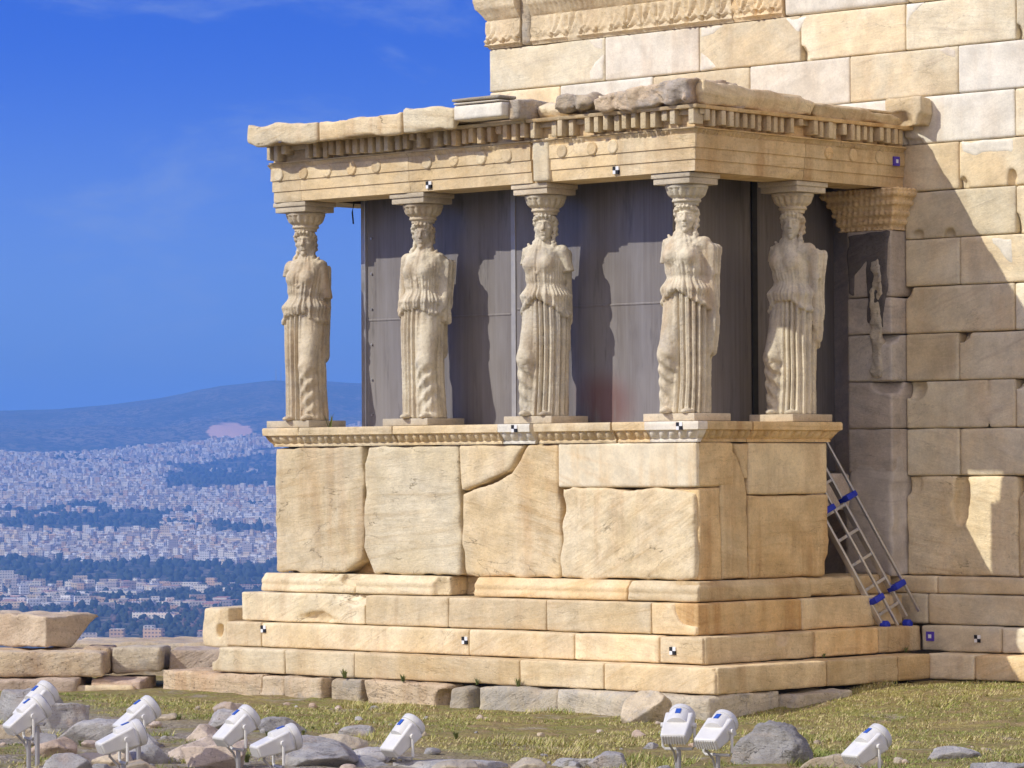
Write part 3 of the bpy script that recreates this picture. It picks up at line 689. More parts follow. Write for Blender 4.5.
# parapet slabs, side
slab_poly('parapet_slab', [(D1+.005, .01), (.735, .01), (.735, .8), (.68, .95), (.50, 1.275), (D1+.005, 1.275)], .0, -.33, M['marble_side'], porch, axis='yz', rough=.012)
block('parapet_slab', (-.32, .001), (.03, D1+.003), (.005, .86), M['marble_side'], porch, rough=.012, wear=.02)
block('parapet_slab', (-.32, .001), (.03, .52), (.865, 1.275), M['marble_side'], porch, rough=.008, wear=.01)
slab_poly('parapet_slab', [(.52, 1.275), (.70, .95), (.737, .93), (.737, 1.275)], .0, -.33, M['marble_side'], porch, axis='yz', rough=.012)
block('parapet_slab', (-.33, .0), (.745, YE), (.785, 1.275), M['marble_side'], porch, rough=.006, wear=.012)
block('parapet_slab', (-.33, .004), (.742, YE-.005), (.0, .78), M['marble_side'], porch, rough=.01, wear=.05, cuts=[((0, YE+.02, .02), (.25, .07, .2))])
# parapet cornice (egg and dart), piece by piece; two pieces are new white marble
kp = [(-.25, 1.28), (.008, 1.28), (.012, 1.298), (.03, 1.31), (.075, 1.385), (.078, 1.392), (.09, 1.394), (.092, 1.455), (.085, 1.47), (-.25, 1.473)]
def kc(path, mat, dmg, seed): sweep('parapet_cornice', path, kp, M[mat], porch, disp=eggs(1.305, 1.388, .105, .035, dmg, seed))
kc([(XL, .6, -1, 0), (XL, 0, -1, -1), (-5.17, 0, 0, -1)], 'marble', .02, 1)
kc([(-5.165, 0, 0, -1), (-3.84, 0, 0, -1)], 'marble', .02, 2)
kc([(-3.832, 0, 0, -1), (-2.42, 0, 0, -1)], 'marble', .02, 3)
kc([(-2.415, 0, 0, -1), (-2.0, 0, 0, -1)], 'marble_white', .002, 4)
kc([(-1.945, 0, 0, -1), (-.98, 0, 0, -1)], 'marble', .022, 5)
kc([(-.95, 0, 0, -1), (-.56, 0, 0, -1)], 'marble', .02, 6)
kc([(-.557, 0, 0, -1), (0, 0, 1, -1), (.02, .02, 1, 0)], 'marble_white', .002, 7)
kc([(0, .024, 1, 0), (0, .70, 1, 0)], 'marble_side', .012, 8)
kc([(0, .715, 1, 0), (0, YE+.02, 1, 1), (-.3, YE+.02, 0, 1)], 'marble_side', .016, 9)
block('parapet_coping', (XL+.05, -.03), (.03, .42), (1.30, 1.469), M['marble'], porch, h=.03)
block('parapet_coping', (-.42, -.03), (.43, YE-.05), (1.30, 1.468), M['marble_side'], porch, h=.03)
# base moulding, course and steps of the platform; each stone separate
def course(nm, z, o, joints, side, inner=.55, mats=None, sidemat='marble_side', endx=None, sidecuts={}, cuts={}, **kw):
    z0, z1 = z
    joints = joints[:-1] + [o[0]-.010]; side = [-o[1]+.028] + side[1:]
    for n, (a_, b_) in enumerate(zip(joints, joints[1:])):
        mt = (mats or {}).get(n, 'marble'); last = n == len(joints)-2
        block(nm, (a_+GAP, b_-GAP), (-o[1], inner), (z0+.001, z1-.001), M[mt], porch, cuts=cuts.get(n, ()), **{**dict(h=.016, wear=.011, rough=.006), **kw})
    for n, (a_, b_) in enumerate(zip(side, side[1:])):
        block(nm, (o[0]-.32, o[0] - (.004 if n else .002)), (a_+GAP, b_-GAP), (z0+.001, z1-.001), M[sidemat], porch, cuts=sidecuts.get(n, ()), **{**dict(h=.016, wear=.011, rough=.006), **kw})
def round_top(o_):
    def ex(p, dn, sd):
        yy = np.maximum(-p[:, 1], p[:, 0])
        return smax(dn, (yy - o_ + .38*(p[:, 2] + .11) + .012*np.cos((p[:, 2]+.02)*60)), .01)
    return ex
course('base_moulding', (-.19, 0), (.10, .12), [-5.70, -4.34, -3.13, -2.72, -.76, .10], [.556, 1.56], mats={0: 'marble_rough', 1: 'marble_rough', 2: 'marble_side'}, extra=round_top(.115), wear=.014,
       cuts={0: [((-4.34, -.13, -.02), (.22, .18, .09))], 1: [((-3.12, -.16, -.08), (.16, .16, .2)), ((-4.3, -.16, 0), (.12, .14, .07))], 2: [((-2.95, -.22, -.06), (.6, .46, .4))]})
block('base_moulding', (-.6, .03), (1.58, 2.90), (-.19, -.006), M['marble_side'], porch, wear=.05, rough=.02)
course('base_course', (-.49, -.194), (.15, .20), [-5.90, -4.12, -2.98, -1.70, -.40, .15], [.556, 1.34, 2.93], mats={0: 'marble_rough'}, wear=.014,
       cuts={0: [((-4.15, -.24, -.20), (.40, .20, .12)), ((-4.75, -.27, -.46), (.34, .14, .09))], 4: [((.10, -.26, -.25), (.26, .22, .2))]}, sidecuts={0: [((.17, .52, -.2), (.05, .05, .05))]})
course('upper_step', (-.745, -.494), (.31, .30), [-6.02, -5.50, -2.61, -1.26, -.22, .31], [.556, 1.34, 2.33, 3.0], wear=.012, sidecuts={0: [((.33, .86, -.52), (.12, .10, .09))]})
block('corner_block', (-6.43, -6.03), (-.26, .9), (-.77, -.36), M['marble'], porch, wear=.05, cuts=[((-6.17, -.27, -.60), (.05, .10, .075))])
course('lower_step', (-.996, -.749), (.62, .50), [-6.02, -4.95, -3.97, -1.77, -.72, .62], [.556, 1.13, 2.22, 2.74], wear=.014,
       cuts={0: [((-6.05, -.5, -.78), (.14, .5, .12))], 4: [((.64, -.52, -.77), (.06, .06, .05))]})
fm = [(-6.68, -5.19, 'conglomerate'), (-5.17, -4.84, 'poros'), (-4.82, -4.29, 'poros'), (-4.25, -3.80, 'poros'), (-3.72, -2.62, 'conglomerate'), (-2.57, -2.32, 'poros'), (-2.24, -1.22, 'poros'), (-1.20, .62, 'poros')]
for n, (a_, b_, mt) in enumerate(fm):
    block('foundation_stone', (a_, b_), (-.58 - .03*(n % 3), .4), (-1.5, -1.002 - (.02 if n in (5,) else 0)), M[mt], porch, h=.024, wear=.07, rough=.03,
          cuts=[((-2.64, -.6, -1.16), (.14, .3, .12))] if n == 4 else ())
q = MB(); q.box((-6.5, .45), (-.35, 2.6), (-1.45, -1.01)); q.build('foundation_gap_shade', M['dark'], porch)  # near-black colour paints the shade seen in gaps between the stones
block('foundation_stone', (.15, .78), (.41, 1.28), (-1.5, -1.03), M['poros'], porch, wear=.09, rough=.04)
block('foundation_stone', (.10, .62), (1.30, 1.62), (-1.5, -1.05), M['black_crust'], porch, wear=.09, rough=.05)
block('foundation_stone', (.15, .76), (1.63, 2.35), (-1.5, -1.06), M['poros'], porch, wear=.09, rough=.04)
# porch floor and entry jamb seen through the gap
q = MB(); q.box((XL+.3, -1.3), (.43, 3.1), (1.28, 1.40)); q.box((-1.299, -.36), (.43, 1.9), (1.28, 1.398)); q.build('porch_floor', M['marble_grey'], porch)
block('entry_block', (-1.05, -.5), (2.35, 2.95), (.62, .98), M['marble_grey'], porch)

# entablature
HB, HT = 3.772, 4.158
arch = [(-.46, HB), (0, HB), (0, HB+.105), (.012, HB+.108), (.012, HB+.215), (.024, HB+.218), (.024, HT-.045), (.034, HT-.04), (.05, HT-.012), (.05, HT), (-.46, HT+.002)]
def beadrow(s, pr_, pt):
    on = (pr_[:, 1] > HT-.045) & (pr_[:, 1] < HT-.002) & (pr_[:, 0] > .02); brk = np.clip(fbm(pt, 2.2, 3, 70)*2.2+.55, 0, 1)
    low = np.clip((HB + .05 - pr_[:, 1])/.05, 0, 1)*(pr_[:, 0] > -.2)
    return np.where(on, .014*np.sin(s*120)*brk - .03*(1-brk), 0) + .007*fbm(pt, 5, 4, 71) - .03*low*np.clip(fbm(pt, 2.6, 3, 75)*2 - .1, 0, 1)
def architrave(path, mat): sweep('architrave', path, arch, M[mat], porch, disp=beadrow)
architrave([(XL, 2.9, -1, 0), (XL, 0, -1, -1), (-5.2, 0, 0, -1)], 'marble')
architrave([(-5.197, 0, 0, -1), (-3.66, 0, 0, -1)], 'marble')
architrave([(-3.655, 0, 0, -1), (-2.03, 0, 0, -1)], 'marble')
architrave([(-2.0, 0, 0, -1), (-.93, 0, 0, -1)], 'marble')
architrave([(-.927, 0, 0, -1), (0, 0, 1, -1), (0, .001, 1, 0)], 'marble')
architrave([(-.012, .003, 1, 0), (-.012, 1.62, 1, 0)], 'marble_side')
architrave([(-.012, 1.625, 1, 0), (-.012, 3.19, 1, 0)], 'marble_side')
block('architrave_repair', (-1.99, -1.78), (-.040, .1), (HB+.004, HT+.03), M['marble_wall'], porch, wear=.03, rough=.01)
for x in (-5.50, -5.14, -4.80, -4.45, -4.10, -3.40, -3.04, -2.67, -2.33, -1.62, -1.24, -.98):
    q = MB(); q.tube([(x, .0, HT-.108), (x, -.030, HT-.108), (x, -.038, HT-.108)], [.064, .064, .054], 24); auto_smooth(q.build('disc', M['marble'], porch))
for y in (1.98, 2.36, 2.78):
    q = MB(); q.tube([(-.03, y, HT-.108), (.018, y, HT-.108), (.026, y, HT-.108)], [.064, .064, .054], 24); auto_smooth(q.build('disc', M['marble_side'], porch))
# dentil course: backing, teeth, upper fillet
DZ0, DZ1 = HT+.02, HT+.178
def dentils(name, path_axis, a, b, mat, seed, gap=()):
    rs = random.Random(seed); q = MB(); n = int((b-a)/.112)
    for i in range(n):
        s = a + (i+.22)*(b-a)/n; wd = (b-a)/n*.54
        if rs.random() < .05: continue
        cut = rs.uniform(.02, .09) if rs.random() < .16 else 0
        z0 = DZ0 + rs.uniform(0, .025); z1 = DZ1; z0 += cut; o = .125 - rs.uniform(0, .045)*(rs.random() < .6); wd *= rs.uniform(.86, 1.06)
        if path_axis == 'x': q.box((s, s+wd), (-o, .02), (z0, z1), 0, .007)
        else: q.box((-.03, o-.012), (s, s+wd), (z0, z1), 0, .010)
    # the band the teeth are cut from
    if path_axis == 'x': q.box((a+.01, b-.01), (-.045, .03), (DZ1-.05, DZ1-.002))
    else: q.box((-.03, .034), (a+.01, b-.01), (DZ1-.05, DZ1-.002))
    auto_smooth(q.build(name, M[mat], porch))
def rough_disp(amp, fr, sd): return lambda s, pr_, pt: amp*fbm(pt, fr, 4, sd)
dentils('dentil_row', 'x', XL-.01, -3.02, 'marble', 1); dentils('dentil_row', 'x', -3.0, -1.98, 'marble', 2); dentils('dentil_row', 'x', -1.96, .11, 'marble', 3)
dentils('dentil_row', 'y', .0, 3.1, 'marble_side', 4)
back = [(-.4, HT+.003), (.055, HT+.003), (.06, HT+.015), (.0, HT+.02), (.0, DZ1), (.128, DZ1+.001), (.135, DZ1+.012), (.14, DZ1+.032), (-.4, DZ1+.034)]
sweep('dentil_backing', [(XL, 2.9, -.2, 0), (XL, 0, -.2, -1), (-2.0, 0, 0, -1)], back, M['marble'], porch, disp=rough_disp(.012, 6, 81))
sweep('dentil_backing', [(-1.985, 0, 0, -1), (0, 0, 1, -1), (0, .001, 1, 0)], back, M['marble'], porch, disp=rough_disp(.012, 6, 82))
sweep('dentil_backing', [(-.014, .004, 1, 0), (-.014, 3.19, 1, 0)], back, M['marble_side'], porch, disp=rough_disp(.012, 6, 83))
CZ = DZ1 + .037
def corona(x0, x1, mat, top, o, low=.0, rough=.03, sd=0):
    def ex(p, dn, s):
        n1 = fbm(p, 4.5, 5, sd); n2 = fbm(p, 1.6, 3, sd+4)
        dn = smax(dn, p[:, 2] - (top + .05*n2 + .07*n1), .01)
        soff = CZ + .5*np.clip(-5.46 - p[:, 0], 0, .2) + .55*np.maximum(-p[:, 1] - .10, 0)*0 + np.interp(-p[:, 1], [.12, .17, .25, .29], [.03, .05, .03, -.06 + low]) + .05*n1
        return smax(dn, soff - p[:, 2], .012) + rough*.4*n1
    block('corona_block', (x0+GAP, x1-GAP), (-o, .55), (CZ-.06, top+.08), M[mat], porch, h=.02, r=.02, rough=rough*.3, wear=.04, extra=ex)
corona(-5.64, -4.62, 'marble_rough', 4.515, .34, sd=1, rough=.05)
corona(-4.60, -3.45, 'marble_rough', 4.52, .34, sd=2)
corona(-3.43, -2.74, 'marble_rough', 4.54, .34, sd=3)
block('corona_block', (-2.735, -2.10), (-.345, .0), (CZ+.02, 4.535), M['marble_white'], porch, wear=.006, rough=.002)
block('corona_block', (-2.74, -2.10), (-.38, -.12), (4.565, 4.60), M['poros'], porch, wear=.01, rough=.004)
block('corona_block', (-2.73, -2.11), (-.365, -.05), (4.538, 4.562), M['marble_white'], porch, wear=.006, rough=.002)
block('corona_block', (-2.095, -1.96), (-.26, .4), (CZ, 4.56), M['poros'], porch, wear=.09, rough=.05)
block('corona_block', (-1.96, -1.05), (-.04, .5), (CZ, 4.52), M['marble_rough'], porch, wear=.12, rough=.07, freq=8)
block('corona_block', (-1.52, -1.10), (-.22, .25), (CZ+.03, 4.56), M['poros'], porch, wear=.12, rough=.07, freq=8, cuts=[((-1.3, -.34, CZ-.02), (.4, .2, .09))])
block('corona_block', (-1.04, .07), (-.20, .6), (CZ, 4.66), stone('weathered_crown', (.70, .56, .37), (.56, .44, .30), (.36, .28, .20), .4, .1, .5, 1.2, .1, .5, grey=.55), porch, wear=.14, rough=.08, freq=9,
      extra=lambda p, dn, s: smax(dn, p[:, 2] - (4.50 + .11*np.clip((p[:, 0]+1)/.8, 0, 1) + .06*fbm(p, 5, 3, 6)), .02))
def side_crown(p, dn, s):
    top = 4.60 - .055*np.clip(p[:, 1], 0, 3.2) + .05*fbm(p, 4, 4, 12)
    return smax(smax(dn, p[:, 2] - top, .02), p[:, 0] - (.09 + .10*np.clip((p[:, 2]-CZ)/.2, 0, 1) - .05*np.clip((p[:,2]-4.48)/.1,0,1) + .03*fbm(p, 3, 3, 14)), .02)
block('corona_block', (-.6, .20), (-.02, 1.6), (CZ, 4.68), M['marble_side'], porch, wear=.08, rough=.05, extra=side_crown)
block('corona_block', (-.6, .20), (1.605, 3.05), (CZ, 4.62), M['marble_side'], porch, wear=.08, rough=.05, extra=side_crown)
block('corona_block', (-.1, .36), (3.0, YW+.01), (4.36, 4.65), M['marble'], porch, wear=.06, rough=.03, cuts=[((.10, 2.98, 4.40), (.16, .12, .12)), ((.40, 3.0, 4.36), (.12, .3, .14))])
block('roof_slab', (XL+.1, -.2), (.4, YW-.01), (CZ-.1, 4.44), M['marble'], porch, h=.05, wear=.03, rough=.03)
q = MB(); q.box((XL+.3, -.3), (.3, YW-.05), (HB+.12, HB+.25)); q.build('ceiling', M['marble_grey'], porch)

# metal screens standing inside the porch, behind the statues
scr = thing('metal_screen', 'tall brushed grey metal screens standing inside the porch behind the statues', 'screen')
YS, XS = .67, -.84
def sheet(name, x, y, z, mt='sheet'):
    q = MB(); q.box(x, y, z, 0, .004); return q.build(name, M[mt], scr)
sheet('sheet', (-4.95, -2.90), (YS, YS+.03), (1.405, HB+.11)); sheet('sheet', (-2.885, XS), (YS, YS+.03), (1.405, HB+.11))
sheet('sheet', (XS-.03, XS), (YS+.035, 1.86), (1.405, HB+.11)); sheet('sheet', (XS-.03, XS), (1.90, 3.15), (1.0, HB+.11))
sheet('frame_post', (-4.99, -4.93), (YS-.03, YS+.05), (1.405, HB+.11), 'alu'); sheet('frame_post', (-2.92, -2.86), (YS-.012, YS+.02), (1.405, HB+.11), 'galv')
sheet('frame_post', (XS-.02, XS+.02), (1.84, 1.92), (1.405, HB+.11), 'cable')
sheet('frame_rail', (-4.92, -2.93), (YS-.006, YS+.01), (2.555, 2.575)); sheet('frame_rail', (-2.85, XS), (YS-.006, YS+.01), (2.60, 2.62))
q = MB()
for k in range(6): q.tube([(-4.86, YS-.004, 1.6+.36*k), (-4.86, YS-.016, 1.6+.36*k)], .012, 8)
q.build('bolts', M['alu'], scr)
q = MB(); q.tube([(-4.98, .55, HB+.1), (-5.0, .55, HB-.02), (-5.02, .55, HB-.10), (-5.005, .55, HB-.22)], .008, 8)
tag(q.build('hanging_cable', M['cable']), 'short black cable end hanging under the porch beam beside the leftmost statue', 'cable')

# ------------------------------------------------------------------ the statues
def statue_sdf(v):
    m_ = v['m']; z_ = [-.05, 0, .3, .6, .9, 1.12, 1.25, 1.45, 1.57, 1.63, 1.67, 1.74]
    A_ = [.225, .22, .21, .21, .22, .215, .178, .188, .198, .17, .09, .05]
    B_ = [.20, .195, .18, .18, .185, .18, .16, .17, .14, .115, .085, .05]
    sd = v['seed']
    def fn(P):
        P = P.copy(); zq = P[:, 2]
        P[:, 0] = P[:, 0]*m_
        x, y, z = P[:, 0], P[:, 1], P[:, 2]
        sway = .02*np.sin(np.clip(z, 0, 1.7)*2.2) - .012
        xx = x - sway
        an = np.arctan2(xx, -y)                      # 0 in front, positive on the standing-leg side
        nz = vnoise(P, 2.2, sd); a = np.interp(z, z_, A_); b = np.interp(z, z_, B_)
        rad = np.sqrt((xx/a)**2 + (y/b)**2); d = (rad - 1)*np.minimum(a, b)*.97
        # deep straight flutes of the skirt
        strength = np.interp(an, [-3.2, -1.9, -1.25, -.35, .0, 2.2, 3.2], [.6, .6, .35, .25, 1, 1, .7])
        fl = 1 - np.abs(np.sin(an*10.5 + .45*nz + .35*np.sin(an*3.1+sd) + v['ph'])); fl2 = 1 - np.abs(np.sin(an*21 + 1.1*nz))
        hem_z = 1.075 + .075*np.cos(an*2)*v.get('hem', 1) - .03*np.abs(np.sin(an*3.2+.9*nz+sd)) + .03*nz
        d = d + np.where(z < 1.2, strength*(.040*(1+.35*np.sin(an*5.3+sd))*fl**1.2 + .010*fl2) - .012*strength, 0)
        # bent leg under thin cloth with slack folds
        leg = smin(sd_cap(P, (-.10, -.05, 1.0), (-.125, -.175, .56), .105, .085), sd_cap(P, (-.125, -.175, .56), (-.145, -.085, .03), .084, .088), .05)
        cat = .011*np.sin(z*46 + x*38 + 2*nz)*np.clip((.62 - z)/.2, 0, 1)*np.clip((x + .26)/.1, 0, 1)
        d = smin(d, leg + cat + .004*np.sin(an*26)*(z < .5), .045)
        # foot hems and toes
        d = smin(d, sd_ell(P, (-.13, -.20, .02), (.05, .09, .035)), .02); d = smin(d, sd_ell(P, (.09, -.20, .015), (.05, .085, .03)), .02)
        # blouse with gathered pouch and scalloped lower edge
        bulge = .036*np.exp(-((z-1.175)/.05)**2) - .014*np.exp(-((z-1.285)/.03)**2) + .020*np.exp(-((z-hem_z-.02)/.03)**2)*np.clip(np.abs(an)/.6, .3, 1)
        d3 = (np.sqrt((xx/(a+.022+bulge))**2 + (y/(b+.026+bulge))**2) - 1)*np.minimum(a, b)
        ff = (1 - np.abs(np.sin(an*9.5 + 2.2*nz + .8*np.sin(an*4+sd))))*(.65+.5*np.sin(an*3.3+sd*2)); d3 = d3 + .020*ff*np.interp(z, [1.05, 1.2, 1.42, 1.6], [1.1, 1, .55, .3])
        d3 = d3 + np.where((y < .03), .015*(1-np.abs(np.sin(xx*11/(.35+1.1*(1.76-np.minimum(z, 1.7))) + 1.4*nz)))**1.2*np.clip((z-1.22)/.12, 0, 1)*np.clip((1.66-z)/.06, 0, 1), 0)
        d3 = d3 + .009*(1 - np.abs(np.sin(an*18 + 2.6*nz + 1.5*vnoise(P, 5, sd+4))))*np.clip((z-1.0)/.08, 0, 1)*np.clip((1.58-z)/.1, 0, 1)
        d3 = smax(d3, hem_z - z - .012*np.abs(np.sin(an*11+nz)), .010); d = smin(d, d3, .012)
        ax = np.abs(xx)
        d = smin(d, np.linalg.norm(np.stack([ax-.088, y+.125, z-1.475], 1), axis=1) - .078, .04)
        # shoulders, arms
        d = smin(d, sd_cap(P, (-.165, .005, 1.60), (.165, .005, 1.60), .062), .04)
        for sx, key in ((1, 'armR'), (-1, 'armL')):
            L = v[key]
            if L:
                sh = np.array((sx*.185, .0, 1.595)); e = np.array((sx*.238, .03, max(L, 1.27)))
                arm = sd_cap(P, sh, e, .060, .052)
                if L < 1.25: arm = smin(arm, sd_cap(P, e, (sx*.235, -.04, L), .050, .036), .02)
                else: arm = smax(arm, (L - z) + .02*fbm(P, 14, 2, sd+3), .008)
                d = smin(d, arm, .022)
        # mantle hanging down the back and, on some, along one side
        man = sd_box(P, (0, .135, 1.12), (.20, .045, .50), .05) + .014*np.sin(xx*85 + 2*nz); d = smin(d, man, .04)
        if v.get('mantle'):
            sx = v['mantle']; zt0 = v.get('mz', .75)
            tt_ = np.clip((z-zt0)/(1.58-zt0), 0, 1); Pm = np.stack([x - sx*(.238+.012*np.sin(z*9)), (y-.04-.03*tt_)/(.35+.65*tt_**.6), z], 1)
            man = sd_box(Pm, (0, 0, (zt0+1.58)/2), (.034, .10, (1.58-zt0)/2), .03)*.7 + .012*np.sin(y*90 + 3*nz) + .02*np.clip(zt0 + .1 - z, 0, 1)
            d = smin(d, man, .03)
        # neck, head (turned on the neck)
        d = smin(d, sd_cap(P, (0, .025, 1.58), (0, .012, 1.77), .064, .056), .022)
        hr = v.get('turn', .3)*m_; c_, s_ = math.cos(hr), math.sin(hr)
        Pb = P; P = np.stack([x*c_ + y*s_, y*c_ - x*s_, z], 1); x, y = P[:, 0], P[:, 1]; axh = np.abs(x); A = np.stack([axh, y, z], 1)
        hd = smin(sd_ell(P, (0, .0, 1.880), (.084, .100, .108)), sd_ell(P, (0, -.046, 1.802), (.067, .074, .100)), .03)
        hd = smin(hd, np.linalg.norm(A - np.array((.040, -.072, 1.822)), axis=1) - .036, .02)
        hd = smin(hd, np.linalg.norm(P - np.array((0, -.098, 1.722)), axis=1) - .024, .02)
        hd = smax(hd, -sd_ell(A, (.037, -.128, 1.860), (.029, .031, .018)), .010)
        hd = smin(hd, sd_ell(A, (.035, -.092, 1.859), (.021, .015, .0115)), .004)
        hd = smin(hd, sd_cap(A, (.006, -.112, 1.886), (.062, -.080, 1.884), .0105, .008), .012)
        hd = smin(hd, sd_cap(P, (0, -.110, 1.880), (0, -.142, 1.818), .010, .0165), .010)
        hd = smin(hd, np.linalg.norm(A - np.array((.014, -.122, 1.813)), axis=1) - .011, .006)
        hd = smax(hd, -sd_cap(P, (-.026, -.130, 1.7745), (.026, -.130, 1.7745), .009), .004)
        hd = smin(hd, sd_cap(P, (-.019, -.116, 1.784), (.019, -.116, 1.784), .008), .004); hd = smin(hd, sd_cap(P, (-.015, -.114, 1.764), (.015, -.114, 1.764), .009), .004)
        d = smin(d, hd, .014)
        # hair: waved roll over the brow, cap, side tresses, mass down the back, locks on the shoulders
        t_ = np.clip(np.arctan2(x/.086, -(y-.0)/.098), -1.75, 1.75)
        roll = np.sqrt((x - .090*np.sin(t_))**2 + (y + .092*np.cos(t_))**2 + (z - 1.895 - .055*np.cos(t_))**2) - .029 + .007*np.sin(t_*17) + .003*np.sin(z*190)
        hair = smin(roll, sd_ell(P, (0, .018, 1.905), (.098, .106, .10)) + .005*np.sin(np.arctan2(x, z-1.9)*22), .008)
        hair = smin(hair, sd_cap(A, (.090, .0, 1.88), (.078, .055, 1.78), .030, .034) + .005*np.sin(z*120), .012)
        hair = smin(hair, sd_cap(P, (0, .065, 1.90), (0, .105, 1.62), .082, .068) + .007*np.sin(x*95), .02)
        P = Pb; x, y = P[:, 0], P[:, 1]
        for sx in (-1, 1):
            q_ = np.stack([x*sx, y, z], 1)
            lk = smin(sd_cap(q_, (.082, .03, 1.80), (.104, -.05, 1.66), .021), sd_cap(q_, (.104, -.05, 1.66), (.118, -.150, 1.47), .019), .01) + .005*np.sin(z*110)
            hair = smin(hair, lk, .012)
        # crossing edges of the neckline
        An = np.stack([np.abs(xx), y, z], 1)
        d = smin(d, sd_cap(An, (.15, -.03, 1.68), (.0, -.155, 1.49), .013), .018); d = smin(d, sd_cap(An, (.19, -.05, 1.63), (.0, -.175, 1.38), .010), .02)
        d = smin(d, hair, .008)
        d = d + .0035*fbm(P, 12, 3, sd+1) + .002*vnoise(P, 50, sd+2)
        return np.maximum(d, -z)
    return fn
def capital_sdf(P):
    x, y, z = P[:, 0], P[:, 1], P[:, 2]; r = np.hypot(x, y); an = np.arctan2(y, x)
    R_ = np.interp(z, [1.96, 1.985, 1.99, 2.0, 2.012, 2.016, 2.05, 2.09, 2.115, 2.12, 2.15], [.115, .118, .134, .138, .134, .126, .172, .192, .198, .202, .202])
    e = np.where((z > 2.02) & (z < 2.112), .022*(1 - np.abs(np.sin(an*8)))**.9, 0)
    return np.maximum(np.maximum(r - R_ + e, z - 2.15), 1.955 - z)*.8 + .004*fbm(P, 15, 3, 8)
S_ = 2.12/2.15; ZP = 1.547
SG = 'carved draped women carrying the porch roof'
def statue(x, y, v, label, pl, ab, top, rot=R(14)):
    t = thing('draped_statue', label, 'statue', SG, (x, y, 1.473))
    def put(o): o.location.z = ZP-1.473; o.scale = (1, 1, S_); o.rotation_euler.z = rot; return o
    put(sculpt('figure', statue_sdf(v), (-.36, -.30, 0), (.36, .26, 2.03), .0072, M['statue'], t))
    put(sculpt('capital', capital_sdf, (-.22, -.22, 1.96), (.22, .22, 2.15), .0085, M['statue'], t))
    q = MB(); zt = top - 1.473
    q.box((ab[0]-x, ab[1]-x), (ab[2]-y, ab[3]-y), (zt-.048, zt-.003), 0, .006); q.box((ab[0]+.016-x, ab[1]-.016-x), (ab[2]+.016-y, ab[3]-.016-y), (zt-.105, zt-.046), 0, .006)
    auto_smooth(q.build('abacus', M['poros_pale'], t))
    q = MB(); q.box((pl[0]-x, pl[1]-x), (pl[2]-y, pl[3]-y), (.002, .072), 0, .006); auto_smooth(q.build('plinth', M['poros_pale'], t))
    return t
M['poros_pale'] = stone('pale_abacus_stone', (.64, .54, .38), (.56, .46, .31), (.44, .36, .25), .4, .1, .3, .4, .1, .2)
def spec(x, w=.66): return (x-.36, x+.26, .03, .56), (x-.235, x+.235, .015, .46)
SX = [-.315, -2.085, -3.725, -5.395]
V4 = dict(m=1, seed=3, ph=.3, armR=1.30, armL=1.42, mantle=1, mz=.55)
V3 = dict(m=1, seed=13, ph=0., armR=1.40, armL=1.48, hem=1.2)
V2 = dict(m=-1, seed=23, ph=.8, armR=1.08, armL=1.10, mantle=-1, mz=.95, hem=.6)
V1 = dict(m=-1, seed=33, ph=.5, armR=1.50, armL=1.26, hem=.8)
V5 = dict(m=1, seed=43, ph=.1, armR=1.32, armL=1.50, mantle=1, mz=.70)
labs = ['draped statue at the near corner of the porch, mantle hanging beside her',
        'draped statue with armless shoulders, in the middle of the three before the screen',
        'draped statue with forearms preserved, before the left end of the metal screen',
        'draped statue at the far left end of the porch, seen against open sky',
        'mostly shaded draped statue on the side of the porch, nearest the tall wall']
for i, v in enumerate((V4, V3, V2, V1)): p, a_ = spec(SX[i]); statue(SX[i], .25, v, labs[i], p, a_, HB)
statue(-.29, 1.80, V5, labs[4], (-.55, -.02, 1.44, 2.05), (-.52, -.045, 1.56, 2.04), HB, R(8))

# ------------------------------------------------------------------ survey marks
def target(p, nrm, label, purple=False, s=.035):
    q = MB(); n = Vector(nrm); u_ = Vector((0, 0, 1)).cross(n).normalized(); z_ = Vector((0, 0, 1)); c = Vector(p)
    def sq(a0, a1, b0, b1, dep, mi):
        vs = [c + u_*a + z_*b + n*e for e in (-.02, dep) for a, b in ((a0, b0), (a1, b0), (a1, b1), (a0, b1))]
        q.add(vs, [(0, 1, 5, 4), (1, 2, 6, 5), (2, 3, 7, 6), (3, 0, 4, 7), (4, 5, 6, 7)], mi)
    if purple: sq(-s, s, -s, s, .004, 2); sq(-s*.4, s*.4, -s*.4, s*.4, .007, 0)
    else: sq(-s, s, -s, s, .004, 0); sq(-s, 0, 0, s, .007, 1); sq(0, s, -s, 0, .007, 1)
    o = q.build('survey_target', [M['label_white'], M['label_black'], M['purple']]); tag(o, label, 'survey mark', 'square survey targets on the marble')
F_ = (0, -1, 0)
target((-3.39, -.014, 3.83), F_, 'small chequered survey target on the beam above the second statue from the left')
target((-.955, -.014, 3.83), F_, 'small chequered survey target on the beam left of the near corner statue')
target((-2.19, -.096, 1.425), F_, 'chequered survey target on the white cornice insert below the middle statue')
target((-.13, -.096, 1.425), F_, 'chequered survey target on the white cornice insert at the near corner')
target((-5.46, -.306, -.56), F_, 'chequered survey target at the left end of the upper step')
target((-2.66, -.306, -.60), F_, 'chequered survey target in the middle of the upper step')
target((-.05, -.306, -.625), F_, 'chequered survey target on the upper step beside the near corner')
target((.42, YW-.206, -.60), F_, 'purple square survey target on the wall step right of the ladder', True, .045)
target((.98, YW-.206, -.61), F_, 'chequered survey target in sunlight on the wall step at the right')
target((.03, 3.04, 4.03), (1, 0, 0), 'purple square survey target at the end of the side beam', True, .045)

